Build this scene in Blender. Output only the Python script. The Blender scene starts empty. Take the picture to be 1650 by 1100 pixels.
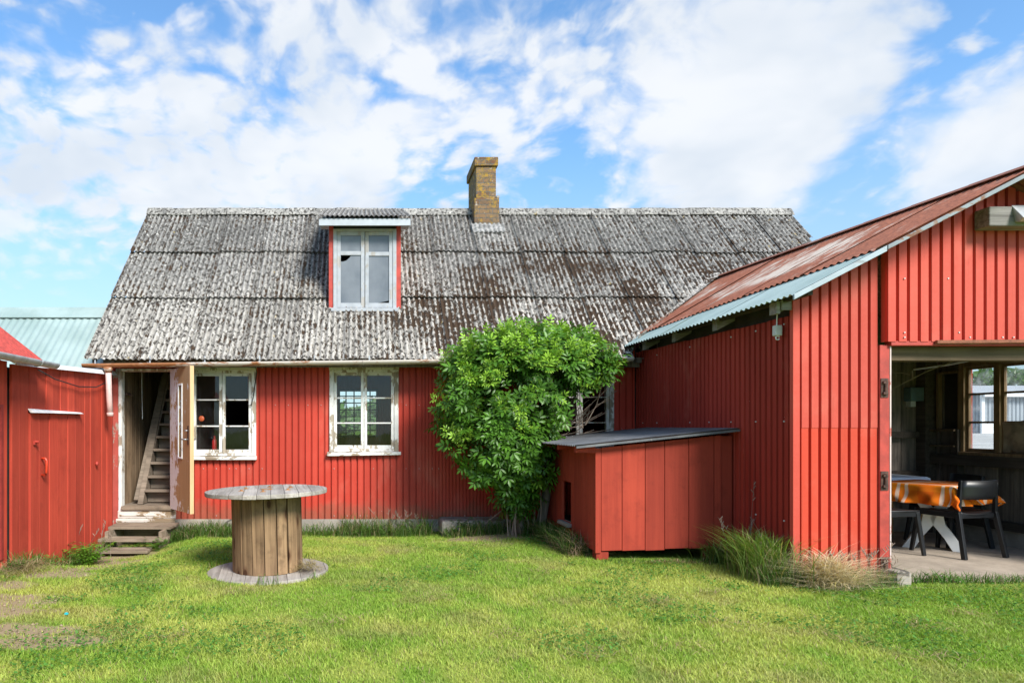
import bpy, math, random
import numpy as np
from mathutils import Vector, Matrix
R = math.radians
random.seed(7); rng = np.random.default_rng(11)
sc = bpy.context.scene

# ------------------------------------------------------------------ camera
F = 1070.0; PX, PY = 585.0, 686.0; CH = 1.32        # pixels of a 1650 px wide picture; camera height
cd = bpy.data.cameras.new("camera"); cam = bpy.data.objects.new("camera", cd)
sc.collection.objects.link(cam); sc.camera = cam
cam.location = (0, 0, CH); cam.rotation_euler = (R(90), 0, 0)
cd.sensor_width = 36; cd.lens = F / 1650 * 36
cd.shift_x = (825 - PX) / 1650; cd.shift_y = (PY - 550) / 1650
cd.clip_start = 0.05; cd.clip_end = 2000
# ------------------------------------------------------------------ light
SUN_EL, SUN_AZ = 39.0, 29.0                          # behind the camera, to the right
sd = bpy.data.lights.new("sun", 'SUN'); sun = bpy.data.objects.new("sun", sd); sc.collection.objects.link(sun)
sd.energy = 3.9; sd.angle = R(18.0); sd.color = (1.0, 0.955, 0.88)
sdir = Vector((math.sin(R(SUN_AZ)) * math.cos(R(SUN_EL)), -math.cos(R(SUN_AZ)) * math.cos(R(SUN_EL)), math.sin(R(SUN_EL))))
sun.rotation_euler = sdir.to_track_quat('Z', 'Y').to_euler()
sc.view_settings.view_transform = 'Standard'; sc.view_settings.look = 'None'
sc.view_settings.exposure = 0.68; sc.view_settings.gamma = 1.0

def vdir(px, py):
    v = Vector(((px - PX) / F, 1, (PY - py) / F)); return v.normalized()

class G:
    """small node-graph helper"""
    def __init__(s, nt): s.nt = nt
    def n(s, typ, props=None, ins=None):
        nd = s.nt.nodes.new(typ)
        for k, v in (props or {}).items(): setattr(nd, k, v)
        for k, v in (ins or {}).items(): s.set(nd.inputs[k], v)
        return nd
    def set(s, sock, v):
        if isinstance(v, bpy.types.NodeSocket): s.nt.links.new(v, sock)
        else:
            try: sock.default_value = v
            except Exception:
                sock.default_value = tuple(v) + (1.0,)
    def math(s, op, a, b=0.0, c=None, clamp=False):
        nd = s.n('ShaderNodeMath', {'operation': op, 'use_clamp': clamp}, {0: a, 1: b})
        if c is not None: s.set(nd.inputs[2], c)
        return nd.outputs[0]
    def vmath(s, op, a, b=(0, 0, 0)):
        nd = s.n('ShaderNodeVectorMath', {'operation': op}, {0: a, 1: b})
        return nd.outputs['Value'] if op in ('DOT_PRODUCT', 'LENGTH', 'DISTANCE') else nd.outputs[0]
    def map(s, vec, scale=(1, 1, 1), loc=(0, 0, 0), rot=(0, 0, 0)):
        return s.n('ShaderNodeMapping', None, {'Vector': vec, 'Scale': scale, 'Location': loc, 'Rotation': rot}).outputs[0]
    def noise(s, vec, scale, detail=4.0, rough=0.55, dist=0.0, out=0):
        return s.n('ShaderNodeTexNoise', None, {'Vector': vec, 'Scale': scale, 'Detail': detail, 'Roughness': rough, 'Distortion': dist}).outputs[out]
    def vor(s, vec, scale, feature='F1'):
        return s.n('ShaderNodeTexVoronoi', {'feature': feature}, {'Vector': vec, 'Scale': scale})
    def step(s, fac, a, b):
        nd = s.n('ShaderNodeMapRange', {'interpolation_type': 'SMOOTHSTEP'}, {0: fac, 1: a, 2: b, 3: 0.0, 4: 1.0}); return nd.outputs[0]
    def mix(s, fac, a, b, blend='MIX'):
        return s.n('ShaderNodeMixRGB', {'blend_type': blend}, {'Fac': fac, 'Color1': a, 'Color2': b}).outputs[0]
    def scale(s, col, f):
        nd = s.n('ShaderNodeVectorMath', {'operation': 'SCALE'}, {0: col}); s.set(nd.inputs['Scale'], f); return nd.outputs[0]
    def ramp(s, fac, stops):
        nd = s.n('ShaderNodeValToRGB', None, {0: fac}); cr = nd.color_ramp
        while len(cr.elements) < len(stops): cr.elements.new(0.5)
        for e, (p, c) in zip(cr.elements, stops): e.position = p; e.color = (*c, 1)
        return nd.outputs[0]
    def xyz(s, vec):
        nd = s.n('ShaderNodeSeparateXYZ', None, {0: vec}); return nd.outputs
    def comb(s, x, y, z):
        return s.n('ShaderNodeCombineXYZ', None, {0: x, 1: y, 2: z}).outputs[0]
    def attr(s, name, what='Fac'):
        return s.n('ShaderNodeAttribute', {'attribute_name': name}).outputs[what]

# ------------------------------------------------------------------ sky
w = bpy.data.worlds.new("World"); sc.world = w; w.use_nodes = True
g = G(w.node_tree); w.node_tree.nodes.clear()
sky = g.n('ShaderNodeTexSky', {'sky_type': 'NISHITA', 'sun_disc': False, 'sun_elevation': R(SUN_EL),
                               'sun_rotation': R(180 - SUN_AZ), 'air_density': 1.0, 'dust_density': 0.6, 'ozone_density': 1.6})
D = g.n('ShaderNodeTexCoord').outputs['Generated']
D = g.vmath('NORMALIZE', D)
dx, dy, dz = g.xyz(D)
den = g.math('ADD', g.math('MAXIMUM', dz, 0.0), 0.38)
P = g.comb(g.math('DIVIDE', dx, den), g.math('DIVIDE', dy, den), 0.0)
warp = g.n('ShaderNodeTexNoise', None, {'Vector': P, 'Scale': 3.4, 'Detail': 3.0}).outputs['Color']
Pw = g.vmath('ADD', P, g.scale(g.vmath('SUBTRACT', warp, (0.5, 0.5, 0.5)), 0.15))
n_big = g.noise(Pw, 2.0, 4, 0.55)
n_puff = g.noise(g.map(Pw, (1.0, 1.15, 1), rot=(0, 0, R(25))), 16.0, 3, 0.5)
n_cell = g.n('ShaderNodeTexVoronoi', {'feature': 'SMOOTH_F1'}, {'Vector': g.vmath('ADD', Pw, g.scale(g.noise(Pw, 22.0, 3, 0.6, out=1), 0.06)), 'Scale': 20.0, 'Smoothness': 0.75}).outputs['Distance']
n_fine = g.noise(Pw, 36.0, 4, 0.55)
n_streak = g.noise(g.map(Pw, (0.9, 3.4, 1), rot=(0, 0, R(-28))), 1.3, 4, 0.55)
def blob(px, py, r0, r1, amp):
    d = g.math('ARCCOSINE', g.vmath('DOT_PRODUCT', D, tuple(vdir(px, py))))
    return g.math('MULTIPLY', g.step(d, R(r1), R(r0)), amp)
cov = 0.12
BL = [(1250, 180, 2, 14, .62), (1080, 70, 2, 11, .26), (1360, 60, 2, 8, .20), (480, 190, 4, 17, .30), (150, 230, 3, 13, .42), (760, 120, 3, 14, .26),
      (330, 300, 2, 9, .20), (560, 270, 2, 8, .34), (1620, 230, 1, 7, .60), (1510, 300, 1, 5, .40), (850, 200, 2, 8, .22), (1600, 110, 1, 4, .25), (1190, 290, 1, 6, .24),
      (-60, 330, 2, 8, .3), (90, 20, 2, 8, -.34), (330, 10, 1, 6, -.34), (60, 440, 2, 8, -.30), (0, 150, 1, 5, -.15), (170, 400, 2, 6, -.15), (700, 310, 1, 6, -.42), (900, 310, 1, 6, -.42),
      (1640, 20, 2, 7, -.45), (1560, 100, 1, 4, -.22), (1470, 210, 1, 5, -.42), (1340, 350, 1, 6, -.55), (1400, 280, 1, 4, -.3), (870, 130, 1, 3, -.14), (620, 160, 1, 3, -.10)]
for b in BL: cov = g.math('ADD', cov, blob(*b))
smooth_blob = g.math('ADD', blob(1230, 180, 4, 12, 1.0), blob(1600, 240, 2, 6, 1.0), clamp=True)
smooth_blob = g.math('ADD', smooth_blob, blob(560, 280, 2, 6, .6), clamp=True)
puff = g.math('ADD', g.math('ADD', g.math('MULTIPLY', n_puff, 0.6), g.math('MULTIPLY', n_fine, 0.34)), g.math('MULTIPLY', g.math('SUBTRACT', 0.78, n_cell), 0.75))
tex = g.math('MULTIPLY', g.math('SUBTRACT', puff, 0.69), g.math('SUBTRACT', 1.75, g.math('MULTIPLY', smooth_blob, 1.15)))
tex = g.math('ADD', tex, g.math('MULTIPLY', g.math('SUBTRACT', n_big, 0.5), 0.9))
tex = g.math('ADD', tex, g.math('MULTIPLY', g.math('SUBTRACT', n_streak, 0.5), 0.30))
dens = g.step(g.math('ADD', tex, cov), -0.16, 0.76)
dens = g.math('MULTIPLY', dens, g.step(dz, 0.13, 0.30))
haze = g.step(dz, 0.40, 0.10)
skyc = g.vmath('MULTIPLY', sky.outputs[0], (1.08, 1.45, 1.64))
skyc = g.scale(skyc, g.math('SUBTRACT', 1.0, g.math('MULTIPLY', haze, 0.34)))
skyc = g.mix(g.math('MULTIPLY', haze, 0.52), skyc, (4.5, 5.8, 7.0))
shade = g.noise(g.map(Pw, (1, 1, 1), loc=(3.1, 1.7, 0)), 3.0, 4, 0.55)
cloud = g.ramp(g.step(shade, 0.30, 0.64), [(0, (4.35, 4.8, 5.35)), (1, (5.7, 5.85, 6.05))])
col = g.mix(g.math('MULTIPLY', dens, 0.95), skyc, cloud)
bg = g.n('ShaderNodeBackground', None, {'Color': col, 'Strength': 0.105})
g.nt.links.new(bg.outputs[0], g.n('ShaderNodeOutputWorld').inputs[0])

# ------------------------------------------------------------------ materials
def mat(name):
    m = bpy.data.materials.new(name); m.use_nodes = True; nt = m.node_tree; nt.nodes.clear()
    q = G(nt); q.out = q.n('ShaderNodeOutputMaterial'); q.b = q.n('ShaderNodeBsdfPrincipled')
    nt.links.new(q.b.outputs[0], q.out.inputs[0]); q.m = m
    return q
def fin(q, color, rough=0.6, bump=None, bs=0.3, bd=0.01, metallic=0.0, spec=0.5):
    q.set(q.b.inputs['Base Color'], color); q.set(q.b.inputs['Roughness'], rough)
    q.set(q.b.inputs['Metallic'], metallic); q.set(q.b.inputs['Specular IOR Level'], spec)
    if bump is not None:
        q.set(q.b.inputs['Normal'], q.n('ShaderNodeBump', None, {'Strength': bs, 'Distance': bd, 'Height': bump}).outputs[0])
    return q.m
def pos(q): return q.n('ShaderNodeNewGeometry').outputs['Position']
def opos(q): return q.n('ShaderNodeTexCoord').outputs['Object']

def m_red_metal(name, base, faded, chips=0.74, rough=0.42, streaks=0.5):
    q = mat(name); p = pos(q)
    a = q.noise(p, 0.9, 4); s = q.noise(q.map(p, (9, 9, 0.35)), 1.0, 4)
    f = q.math('ADD', q.math('MULTIPLY', q.step(a, .35, .7), .55), q.math('MULTIPLY', q.step(s, .4, .75), streaks), clamp=True)
    c = q.mix(f, base, faded)
    c = q.scale(c, q.math('ADD', .88, q.math('MULTIPLY', q.attr('rnd'), .22)))
    dirt = q.step(q.noise(q.map(p, (14, 14, .8), loc=(3, 1, 2)), 1.0, 5, .7), .58, .78)
    c = q.mix(q.math('MULTIPLY', dirt, .35), c, (base[0] * .45, base[1] * .6, base[2] * .6))
    x_, y_, z_ = q.xyz(p)
    runs = q.math('MULTIPLY', q.step(q.noise(q.map(p, (22, 22, .55), loc=(5, 8, 1)), 1.0, 3, .6), .64, .74), q.step(q.noise(p, 1.3, 3), .45, .6))
    c = q.mix(q.math('MULTIPLY', runs, .45), c, (.20, .055, .028))
    chalk = q.math('MULTIPLY', q.step(q.noise(q.map(p, (1, 1, .5)), 2.3, 5, .65), .52, .72), .28)
    c = q.mix(chalk, c, (.62, .20, .14))
    mud = q.math('MULTIPLY', q.step(q.math('ADD', z_, q.math('MULTIPLY', q.noise(p, 7, 5, .7), -.5)), .10, -.14), .55)
    c = q.mix(mud, c, (.20, .10, .06))
    ch = q.step(q.noise(q.map(p, (1, 1, .7)), 42, 3, .6), chips, chips + .03)
    ch = q.math('MULTIPLY', ch, q.step(q.noise(p, 1.7, 3), .42, .58))
    c = q.mix(ch, c, (.62, .56, .52))
    return fin(q, c, q.math('ADD', rough, q.math('MULTIPLY', a, .2)), q.math('ADD', q.noise(p, 5, 3), q.math('MULTIPLY', q.noise(p, 60, 3), .12)), .25, .02, spec=.22)
def m_wood(name, c1, c2, axis='Z', scale=1.0, rnd=.5, knots=None, paint=None, peel=.5, rough=.8, obj=False, bs=.35, mott=.0):
    q = mat(name); p = opos(q) if obj else pos(q)
    r = q.attr('rnd')
    off = q.comb(q.math('MULTIPLY', r, 7.3), q.math('MULTIPLY', r, 3.1), q.math('MULTIPLY', r, 11.7))
    p2 = q.vmath('ADD', p, off)
    sc_ = {'X': (1.2, 26, 26), 'Y': (26, 1.2, 26), 'Z': (26, 26, 1.2)}[axis]
    gr = q.noise(q.map(p2, sc_), scale, 5, .65, .6); lo = q.noise(p2, 2.2, 4)
    c = q.mix(q.step(q.math('ADD', q.math('MULTIPLY', gr, .75), q.math('MULTIPLY', lo, .35)), .32, .78), c1, c2)
    c = q.scale(c, q.math('ADD', 1 - rnd * .5, q.math('MULTIPLY', r, rnd)))
    if mott: 
        c = q.mix(q.math('MULTIPLY', q.step(q.noise(p2, 5, 5, .7), .5, .72), mott), c, tuple(x * .3 for x in c1))
    if knots:
        ks = {'X': (1.0, 2.2, 2.2), 'Y': (2.2, 1.0, 2.2), 'Z': (2.2, 2.2, 1.0)}[axis]
        v = q.vor(q.map(p2, ks), 3.1).outputs['Distance']
        c = q.mix(q.math('MULTIPLY', q.step(v, .30, .20), .45), c, knots); c = q.mix(q.step(v, .20, .12), c, tuple(x * .6 for x in knots))
    h = gr
    if paint:
        pn = q.math('ADD', q.math('MULTIPLY', q.noise(q.map(p2, tuple(.35 if x < 2 else .8 for x in sc_)), 11, 6, .68), .7), q.math('MULTIPLY', q.noise(p, 2.6, 4), .4))
        f = q.step(pn, peel, peel + .035)
        pc = q.mix(q.step(q.noise(p, 9, 4), .35, .75), paint, tuple(x * .82 for x in paint))
        pc = q.mix(q.math('MULTIPLY', q.step(q.noise(q.map(p, (30, 30, 30)), 1, 4), .6, .72), .25), pc, (.33, .24, .16))
        c = q.mix(f, c, pc); h = q.math('ADD', q.math('MULTIPLY', gr, .5), q.math('MULTIPLY', f, .6))
    return fin(q, c, rough, h, bs, .004, spec=.3)
def m_simple(name, c, rough=.5, var=.2, sc_=6, metallic=0, obj=False, bs=.15, spec=.5):
    q = mat(name); p = opos(q) if obj else pos(q)
    n = q.noise(p, sc_, 5, .6)
    col = q.mix(q.step(n, .3, .7), tuple(x * (1 - var) for x in c), tuple(min(1, x * (1 + var)) for x in c))
    return fin(q, col, rough, q.noise(p, sc_ * 6, 3), bs, .004, metallic, spec)

M = {}
M['red_house'] = m_red_metal('red_house_sheet', (.47, .046, .028), (.54, .073, .046))
M['red_barn_low'] = m_red_metal('red_barn_sheet_low', (.51, .055, .028), (.58, .078, .044), .76)
M['red_barn_up'] = m_red_metal('red_barn_sheet_faded', (.52, .074, .050), (.58, .100, .070), .76)
M['red_side'] = m_red_metal('red_barn_side_sheet_shaded', (.33, .036, .024), (.41, .050, .033), .75, .5)  # barn side sheets, their shade put into a darker red
M['red_board'] = m_wood('red_painted_board', (.40, .044, .025), (.52, .068, .036), 'Z', .8, .30, rough=.75, bs=.4, mott=.22)
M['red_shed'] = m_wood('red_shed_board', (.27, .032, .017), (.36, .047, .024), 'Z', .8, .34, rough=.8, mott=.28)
M['red_trim'] = m_simple('red_trim_paint', (.40, .045, .03), .6, .2, 9)
M['dark_louvre'] = m_simple('dark_red_louvre', (.26, .028, .022), .6)
M['white_peel'] = m_wood('white_peeling_paint', (.25, .2, .15), (.42, .36, .28), 'Z', 1, .15, paint=(.74, .73, .70), peel=.50)
M['white_peel_h'] = m_wood('white_peeling_sill', (.22, .17, .12), (.4, .33, .25), 'X', 1, .15, paint=(.78, .77, .73), peel=.5)
M['grey_peel'] = m_wood('grey_white_peeling_paint', (.3, .28, .26), (.45, .43, .4), 'Z', 1, .15, paint=(.40, .42, .45), peel=.48)
M['white_trim'] = m_simple('white_trim', (.74, .75, .76), .5, .12, 12)
M['fascia'] = m_simple('pale_grey_fascia', (.40, .43, .47), .5, .08, 7)
M['barge'] = m_wood('pale_blue_bargeboard', (.22, .24, .25), (.35, .38, .40), 'X', 1, .1, paint=(.36, .42, .46), peel=.45, rough=.5)
M['brown_board'] = m_wood('brown_hall_board', (.12, .075, .042), (.36, .25, .155), 'Z', 1, .5, mott=.4)
M['stair_wood'] = m_wood('dusty_stair_wood', (.14, .11, .082), (.30, .24, .185), 'X', .8, .3, mott=.3)
M['old_wood'] = m_wood('weathered_step_wood', (.16, .12, .085), (.36, .29, .21), 'X', 1, .3, mott=.5)
M['rot_wood'] = m_wood('rotten_sill_wood', (.16, .10, .05), (.42, .33, .22), 'X', 1.3, .4, paint=(.62, .58, .52), peel=.52, mott=.6)
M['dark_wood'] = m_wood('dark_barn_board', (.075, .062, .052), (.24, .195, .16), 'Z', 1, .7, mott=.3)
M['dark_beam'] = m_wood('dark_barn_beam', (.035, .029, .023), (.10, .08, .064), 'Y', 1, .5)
M['header'] = m_wood('brown_header_beam', (.09, .06, .035), (.2, .14, .085), 'X', 1, .3, mott=.3)
M['frame_wood'] = m_wood('bare_window_wood', (.11, .065, .032), (.25, .165, .09), 'Z', 1, .4, mott=.35)
M['grey_beam'] = m_wood('grey_weathered_beam', (.12, .11, .10), (.33, .31, .29), 'X', 1.2, .2)
M['spool_top'] = m_wood('grey_spool_boards', (.22, .19, .165), (.46, .42, .37), 'Y', 1, .28, mott=.25, obj=True)
M['spool_drum'] = m_wood('brown_spool_staves', (.12, .070, .036), (.37, .235, .125), 'Z', .9, .6, knots=(.10, .042, .018), mott=.45, obj=True)
M['bark'] = m_wood('elder_bark', (.09, .075, .055), (.22, .19, .15), 'Z', .6, .3, mott=.4)
M['twig'] = m_wood('dead_twig', (.18, .13, .10), (.34, .27, .21), 'Z', .6, .5)
M['black'] = m_simple('black_chair_lacquer', (.012, .013, .015), .38, .2, 8, obj=True, bs=.05)
M['white_lacq'] = m_simple('white_table_leg', (.72, .71, .68), .5, .06, 8, obj=True, bs=.05)
M['pale_wood'] = m_wood('pale_table_leg', (.42, .24, .10), (.55, .34, .16), 'Z', 1, .1)
M['iron'] = m_simple('rusty_hinge_iron', (.075, .035, .024), .75, .5, 30)
M['steel'] = m_simple('dull_steel', (.45, .46, .47), .4, .2, 20, metallic=.8)
M['galv'] = m_simple('galvanised_gutter', (.42, .44, .46), .45, .2, 12, metallic=.4)
M['wire'] = m_simple('black_wire', (.02, .018, .018), .5)
M['pink_pipe'] = m_simple('faded_pink_downpipe', (.66, .44, .40), .55, .15, 8)
M['box_grey'] = m_simple('grey_switch_box', (.55, .57, .55), .5, .1)
M['box_teal'] = m_simple('dusty_teal_box', (.10, .16, .17), .6, .25)
M['dark'] = m_simple('dark_lining_and_shade', (.03, .026, .022), .9, .3)  # room linings, and added sheets that stand for shade
M['plaster'] = m_simple('dirty_room_plaster', (.10, .095, .085), .9, .4, 2)
M['mesh_red'] = m_simple('red_plastic', (.5, .02, .02), .35, .1)
M['orange_pl'] = m_simple('orange_plastic', (.7, .13, .04), .4, .1)
M['paper'] = m_simple('white_paper', (.7, .72, .74), .7, .05)
M['teal_scrap'] = m_simple('turquoise_plastic', (.02, .5, .55), .4, .1)
M['sack'] = m_simple('brown_sacking', (.26, .20, .145), .9, .4, 7, bs=.5)
M['red_peel_dk'] = m_wood('old_red_door_frame', (.26, .2, .16), (.4, .33, .27), 'Z', 1, .2, paint=(.40, .08, .06), peel=.46)

def m_concrete(name, c, sc_=3.0):
    q = mat(name); p = pos(q)
    a = q.noise(p, sc_, 6, .65); b = q.noise(p, sc_ * 9, 5, .7)
    col = q.mix(q.step(a, .3, .7), tuple(x * .68 for x in c), c)
    col = q.mix(q.math('MULTIPLY', q.step(b, .5, .75), .4), col, tuple(x * .45 for x in c))
    v = q.n('ShaderNodeTexVoronoi', {'feature': 'DISTANCE_TO_EDGE'}, {'Vector': q.vmath('ADD', p, q.scale(q.noise(p, 3, 4, out=1), .35)), 'Scale': .55}).outputs['Distance']
    col = q.mix(q.step(v, .012, .003), col, tuple(x * .25 for x in c))
    return fin(q, col, .88, q.math('ADD', a, q.math('MULTIPLY', b, .5)), .5, .012, spec=.25)
M['slab'] = m_concrete('concrete_slab', (.46, .38, .30))
M['plinth'] = m_concrete('rough_concrete_plinth', (.36, .32, .27), 5)
M['yard'] = m_concrete('pale_yard', (.55, .54, .51), 1)

def m_cement_roof():
    q = mat('mossy_fibre_cement'); p = pos(q); x, y, z = q.xyz(p); gr = q.attr('groove')
    a = q.noise(p, 1.1, 5, .6); b = q.noise(q.map(p, (1, .5, .5)), 26, 5, .7); r = q.attr('rnd')
    base = q.ramp(q.math('ADD', q.math('MULTIPLY', b, .8), q.math('MULTIPLY', a, .35)), [(.34, (.065, .062, .058)), (.55, (.245, .235, .22)), (.80, (.50, .475, .435))])
    # lower courses are paler
    low = q.step(z, 3.9, 2.3)
    base = q.mix(q.math('MULTIPLY', low, .80), base, q.ramp(b, [(.3, (.26, .235, .205)), (.75, (.68, .635, .565))]))
    base = q.scale(base, q.math('ADD', .70, q.math('MULTIPLY', r, .30)))
    base = q.scale(base, q.math('SUBTRACT', 1.08, q.math('MULTIPLY', gr, .42)))
    cream = q.math('MULTIPLY', q.step(q.noise(p, 5.5, 5, .7), .50, .58), q.math('MULTIPLY', q.step(z, 3.7, 2.6), q.step(x, -.4, 1.2)))
    base = q.mix(q.math('MULTIPLY', cream, .75), base, (.60, .545, .475))
    lich = q.step(q.noise(p, 24, 3, .5, .4), .62, .67)
    base = q.mix(q.math('MULTIPLY', lich, .7), base, (.60, .575, .53))
    yl = q.math('MULTIPLY', q.step(q.noise(p, 9, 3), .68, .72), q.step(a, .4, .6))
    base = q.mix(q.math('MULTIPLY', yl, .8), base, (.36, .25, .06))
    # moss: in the troughs, thickest in the lower middle and right
    zone = q.math('MULTIPLY', q.step(x, -.6, 1.0), q.step(z, 4.5, 3.4))
    zone = q.math('MULTIPLY', zone, q.step(q.noise(q.map(p, (1, 1, 1)), .95, 4, .6), .36, .60))
    ms = q.math('ADD', q.math('MULTIPLY', q.noise(q.map(p, (1, .62, .62)), 19, 4, .7, .3), .7), q.math('MULTIPLY', q.noise(p, 5.5, 3), .3))
    mm = q.math('ADD', q.math('ADD', ms, q.math('MULTIPLY', gr, .13)), q.math('MULTIPLY', zone, .135))
    mm = q.math('ADD', mm, q.math('MULTIPLY', q.math('SUBTRACT', a, .5), .22))
    f = q.step(mm, .64, .67)
    c = q.mix(f, base, q.mix(q.noise(p, 30, 3), (.026, .015, .009), (.075, .046, .027)))
    pit = q.math('MULTIPLY', q.step(q.noise(q.map(p, (1, .6, .6), loc=(9, 2, 4)), 27, 3, .6), .545, .58), .9)
    c = q.mix(pit, c, (.035, .03, .026))
    drip = q.math('MULTIPLY', q.step(q.noise(q.map(p, (3, .25, .25)), 3, 4), .57, .75), q.step(z, 3.0, 4.6))
    c = q.mix(q.math('MULTIPLY', drip, .55), c, (.045, .045, .046))
    return fin(q, c, .92, q.math('ADD', q.math('MULTIPLY', b, .4), q.math('MULTIPLY', f, .9)), .8, .014, spec=.2)
M['cement'] = m_cement_roof()
def m_rust_roof(name, red, white, thr, ydir):
    q = mat(name); p = pos(q); x, y, z = q.xyz(p)
    pr = q.comb(q.math('ADD', q.math('MULTIPLY', x, .7), q.math('MULTIPLY', z, .5)), q.math('MULTIPLY', y, 4.0), 0) 
    a = q.noise(pr, 3.2, 7, .74); b = q.noise(p, 1.2, 4); n3 = q.noise(p, 24, 4, .7)
    c = q.mix(q.step(n3, .3, .7), tuple(v * .6 for v in red), red)
    wear = q.math('SUBTRACT', q.step(q.vmath('DISTANCE', q.map(p, (1, .45, 1)), (4.62, 3.15, 3.05)), .75, .1), .25)
    f = q.step(q.math('ADD', a, q.math('MULTIPLY', q.math('ADD', q.math('SUBTRACT', b, .5), q.math('MULTIPLY', wear, .28)), .9)), thr, thr + .22)
    c = q.mix(f, c, q.mix(n3, white, tuple(v * .7 for v in white)))
    return fin(q, c, .7, n3, .25, .006)
M['rust_roof'] = m_rust_roof('rust_red_roof', (.31, .105, .055), (.56, .48, .41), .495, 1)
M['red_roof'] = m_rust_roof('faded_red_roof', (.46, .06, .045), (.62, .50, .47), .57, 1)
def m_teal():
    q = mat('pale_teal_sheet'); p = pos(q); n = q.noise(p, 2, 5); s = q.noise(q.map(p, (6, 1, 1)), 3, 4)
    c = q.mix(q.step(n, .3, .7), (.235, .315, .30), (.315, .405, .39)); c = q.mix(q.math('MULTIPLY', q.step(s, .5, .7), .3), c, (.34, .41, .40))
    return fin(q, c, .42, n, .1, .02)
M['teal'] = m_teal()
def m_gutter():
    q = mat('rusty_gutter'); p = pos(q); x, y, z = q.xyz(p)
    n = q.noise(q.map(p, (1.6, 5, 5)), 2.4, 6, .7); k = q.step(x, -1.6, -3.3)
    f = q.step(q.math('ADD', n, q.math('MULTIPLY', k, .16)), .50, .62)
    c = q.mix(f, q.mix(n, (.46, .40, .35), (.60, .56, .50)), q.mix(q.noise(p, 30, 4), (.16, .055, .02), (.42, .17, .06)))
    return fin(q, c, .6, n, .3, .006)
M['gutter'] = m_gutter()
def m_brick():
    q = mat('lichen_brick'); p = pos(q); x, y, z = q.xyz(p)
    v = q.comb(q.math('ADD', x, q.math('MULTIPLY', y, 1.0)), z, 0)
    bt = q.n('ShaderNodeTexBrick', {'offset': .5}, {'Vector': v, 'Color1': (.15, .075, .045, 1), 'Color2': (.25, .16, .085, 1), 'Mortar': (.15, .135, .115, 1), 'Scale': 1.0,
             'Mortar Size': .007, 'Brick Width': .21, 'Row Height': .073, 'Bias': 0.0})
    n = q.noise(p, 9, 5, .7); n2 = q.noise(p, 26, 5, .7)
    c = q.mix(q.math('MULTIPLY', q.step(n, .50, .60), .85), bt.outputs[0], (.38, .225, .03))
    c = q.mix(q.math('MULTIPLY', q.step(n2, .47, .62), .75), c, (.085, .08, .065))
    c = q.mix(q.math('MULTIPLY', q.step(q.noise(p, 3.5, 4), .5, .65), .5), c, (.13, .115, .09))
    c = q.mix(q.step(q.noise(p, 15, 4), .64, .7), c, (.42, .39, .33))
    return fin(q, c, .92, q.math('ADD', q.math('MULTIPLY', bt.outputs['Fac'], -1.0), q.math('MULTIPLY', n2, .6)), .8, .012, spec=.2)
M['brick'] = m_brick()
def m_tar():
    q = mat('dark_roofing_sheet'); p = pos(q); n = q.noise(p, 4, 6, .7)
    c = q.mix(q.step(n, .35, .7), (.085, .088, .096), (.155, .157, .163)); c = q.mix(q.step(q.noise(p, 40, 4), .68, .74), c, (.3, .28, .24))
    return fin(q, c, .55, n, .2, .006)
M['tar'] = m_tar()
def m_door():
    q = mat('peeling_plywood_door'); p = opos(q); x, y, z = q.xyz(p)
    gr = q.noise(q.map(p, (30, 30, 1.5)), 1, 5, .6)
    wood = q.mix(gr, (.30, .17, .075), (.50, .32, .155))
    n = q.noise(q.map(p, (1, 1, .6)), 9, 6, .7); big = q.noise(p, 1.9, 3)
    edge = q.math('ADD', q.math('MULTIPLY', q.step(x, .40, .12), .13), q.math('MULTIPLY', q.step(z, .22, .02), .06))                       # paint has stayed near the hinge side
    f = q.step(q.math('ADD', q.math('ADD', q.math('MULTIPLY', n, .6), q.math('MULTIPLY', big, .35)), edge), .555, .575)
    c = q.mix(f, wood, q.mix(q.noise(p, 20, 4), (.62, .60, .60), (.76, .75, .75)))
    return fin(q, c, .7, f, .3, .003)
M['door'] = m_door()
M['door_edge'] = m_wood('tan_door_edge', (.52, .33, .16), (.68, .47, .26), 'Z', 1, .1, obj=True)
def m_glass(name, dirt=.10, dcol=(.3, .3, .3), refl=1.0):
    q = mat(name); p = pos(q); nt = q.nt
    t = q.n('ShaderNodeBsdfTransparent', None, {'Color': (.93, .95, .94, 1)})
    gl = q.n('ShaderNodeBsdfGlossy', None, {'Color': (1, 1, 1, 1), 'Roughness': .03})
    wav = q.n('ShaderNodeBump', None, {'Strength': .05, 'Distance': .02, 'Height': q.noise(p, 3, 2)}).outputs[0]
    q.set(gl.inputs['Normal'], wav)
    ge = q.n('ShaderNodeNewGeometry'); ca = q.math('ABSOLUTE', q.vmath('DOT_PRODUCT', ge.outputs['Incoming'], ge.outputs['Normal']))
    fr = q.math('MULTIPLY_ADD', q.math('POWER', q.math('SUBTRACT', 1.0, ca), 5.0), .955, .045)
    mx = q.n('ShaderNodeMixShader', None, {0: q.math('MULTIPLY', fr, refl, clamp=True), 1: t.outputs[0], 2: gl.outputs[0]})
    df0 = q.n('ShaderNodeBsdfDiffuse', None, {'Color': (*dcol, 1)}); dt0 = q.n('ShaderNodeBsdfTranslucent', None, {'Color': (*dcol, 1)})
    df = q.n('ShaderNodeMixShader', None, {0: .55, 1: df0.outputs[0], 2: dt0.outputs[0]})
    dn = q.math('MULTIPLY', q.step(q.noise(p, 7, 6, .7), .35, .8), dirt)
    sp = q.math('MULTIPLY', q.step(q.noise(p, 55, 4, .6), .70, .74), .3 if dirt > .02 else .1)
    m2 = q.n('ShaderNodeMixShader', None, {0: q.math('ADD', dn, sp, clamp=True), 1: mx.outputs[0], 2: df.outputs[0]})
    nt.links.new(m2.outputs[0], q.out.inputs[0]); return q.m
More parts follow.
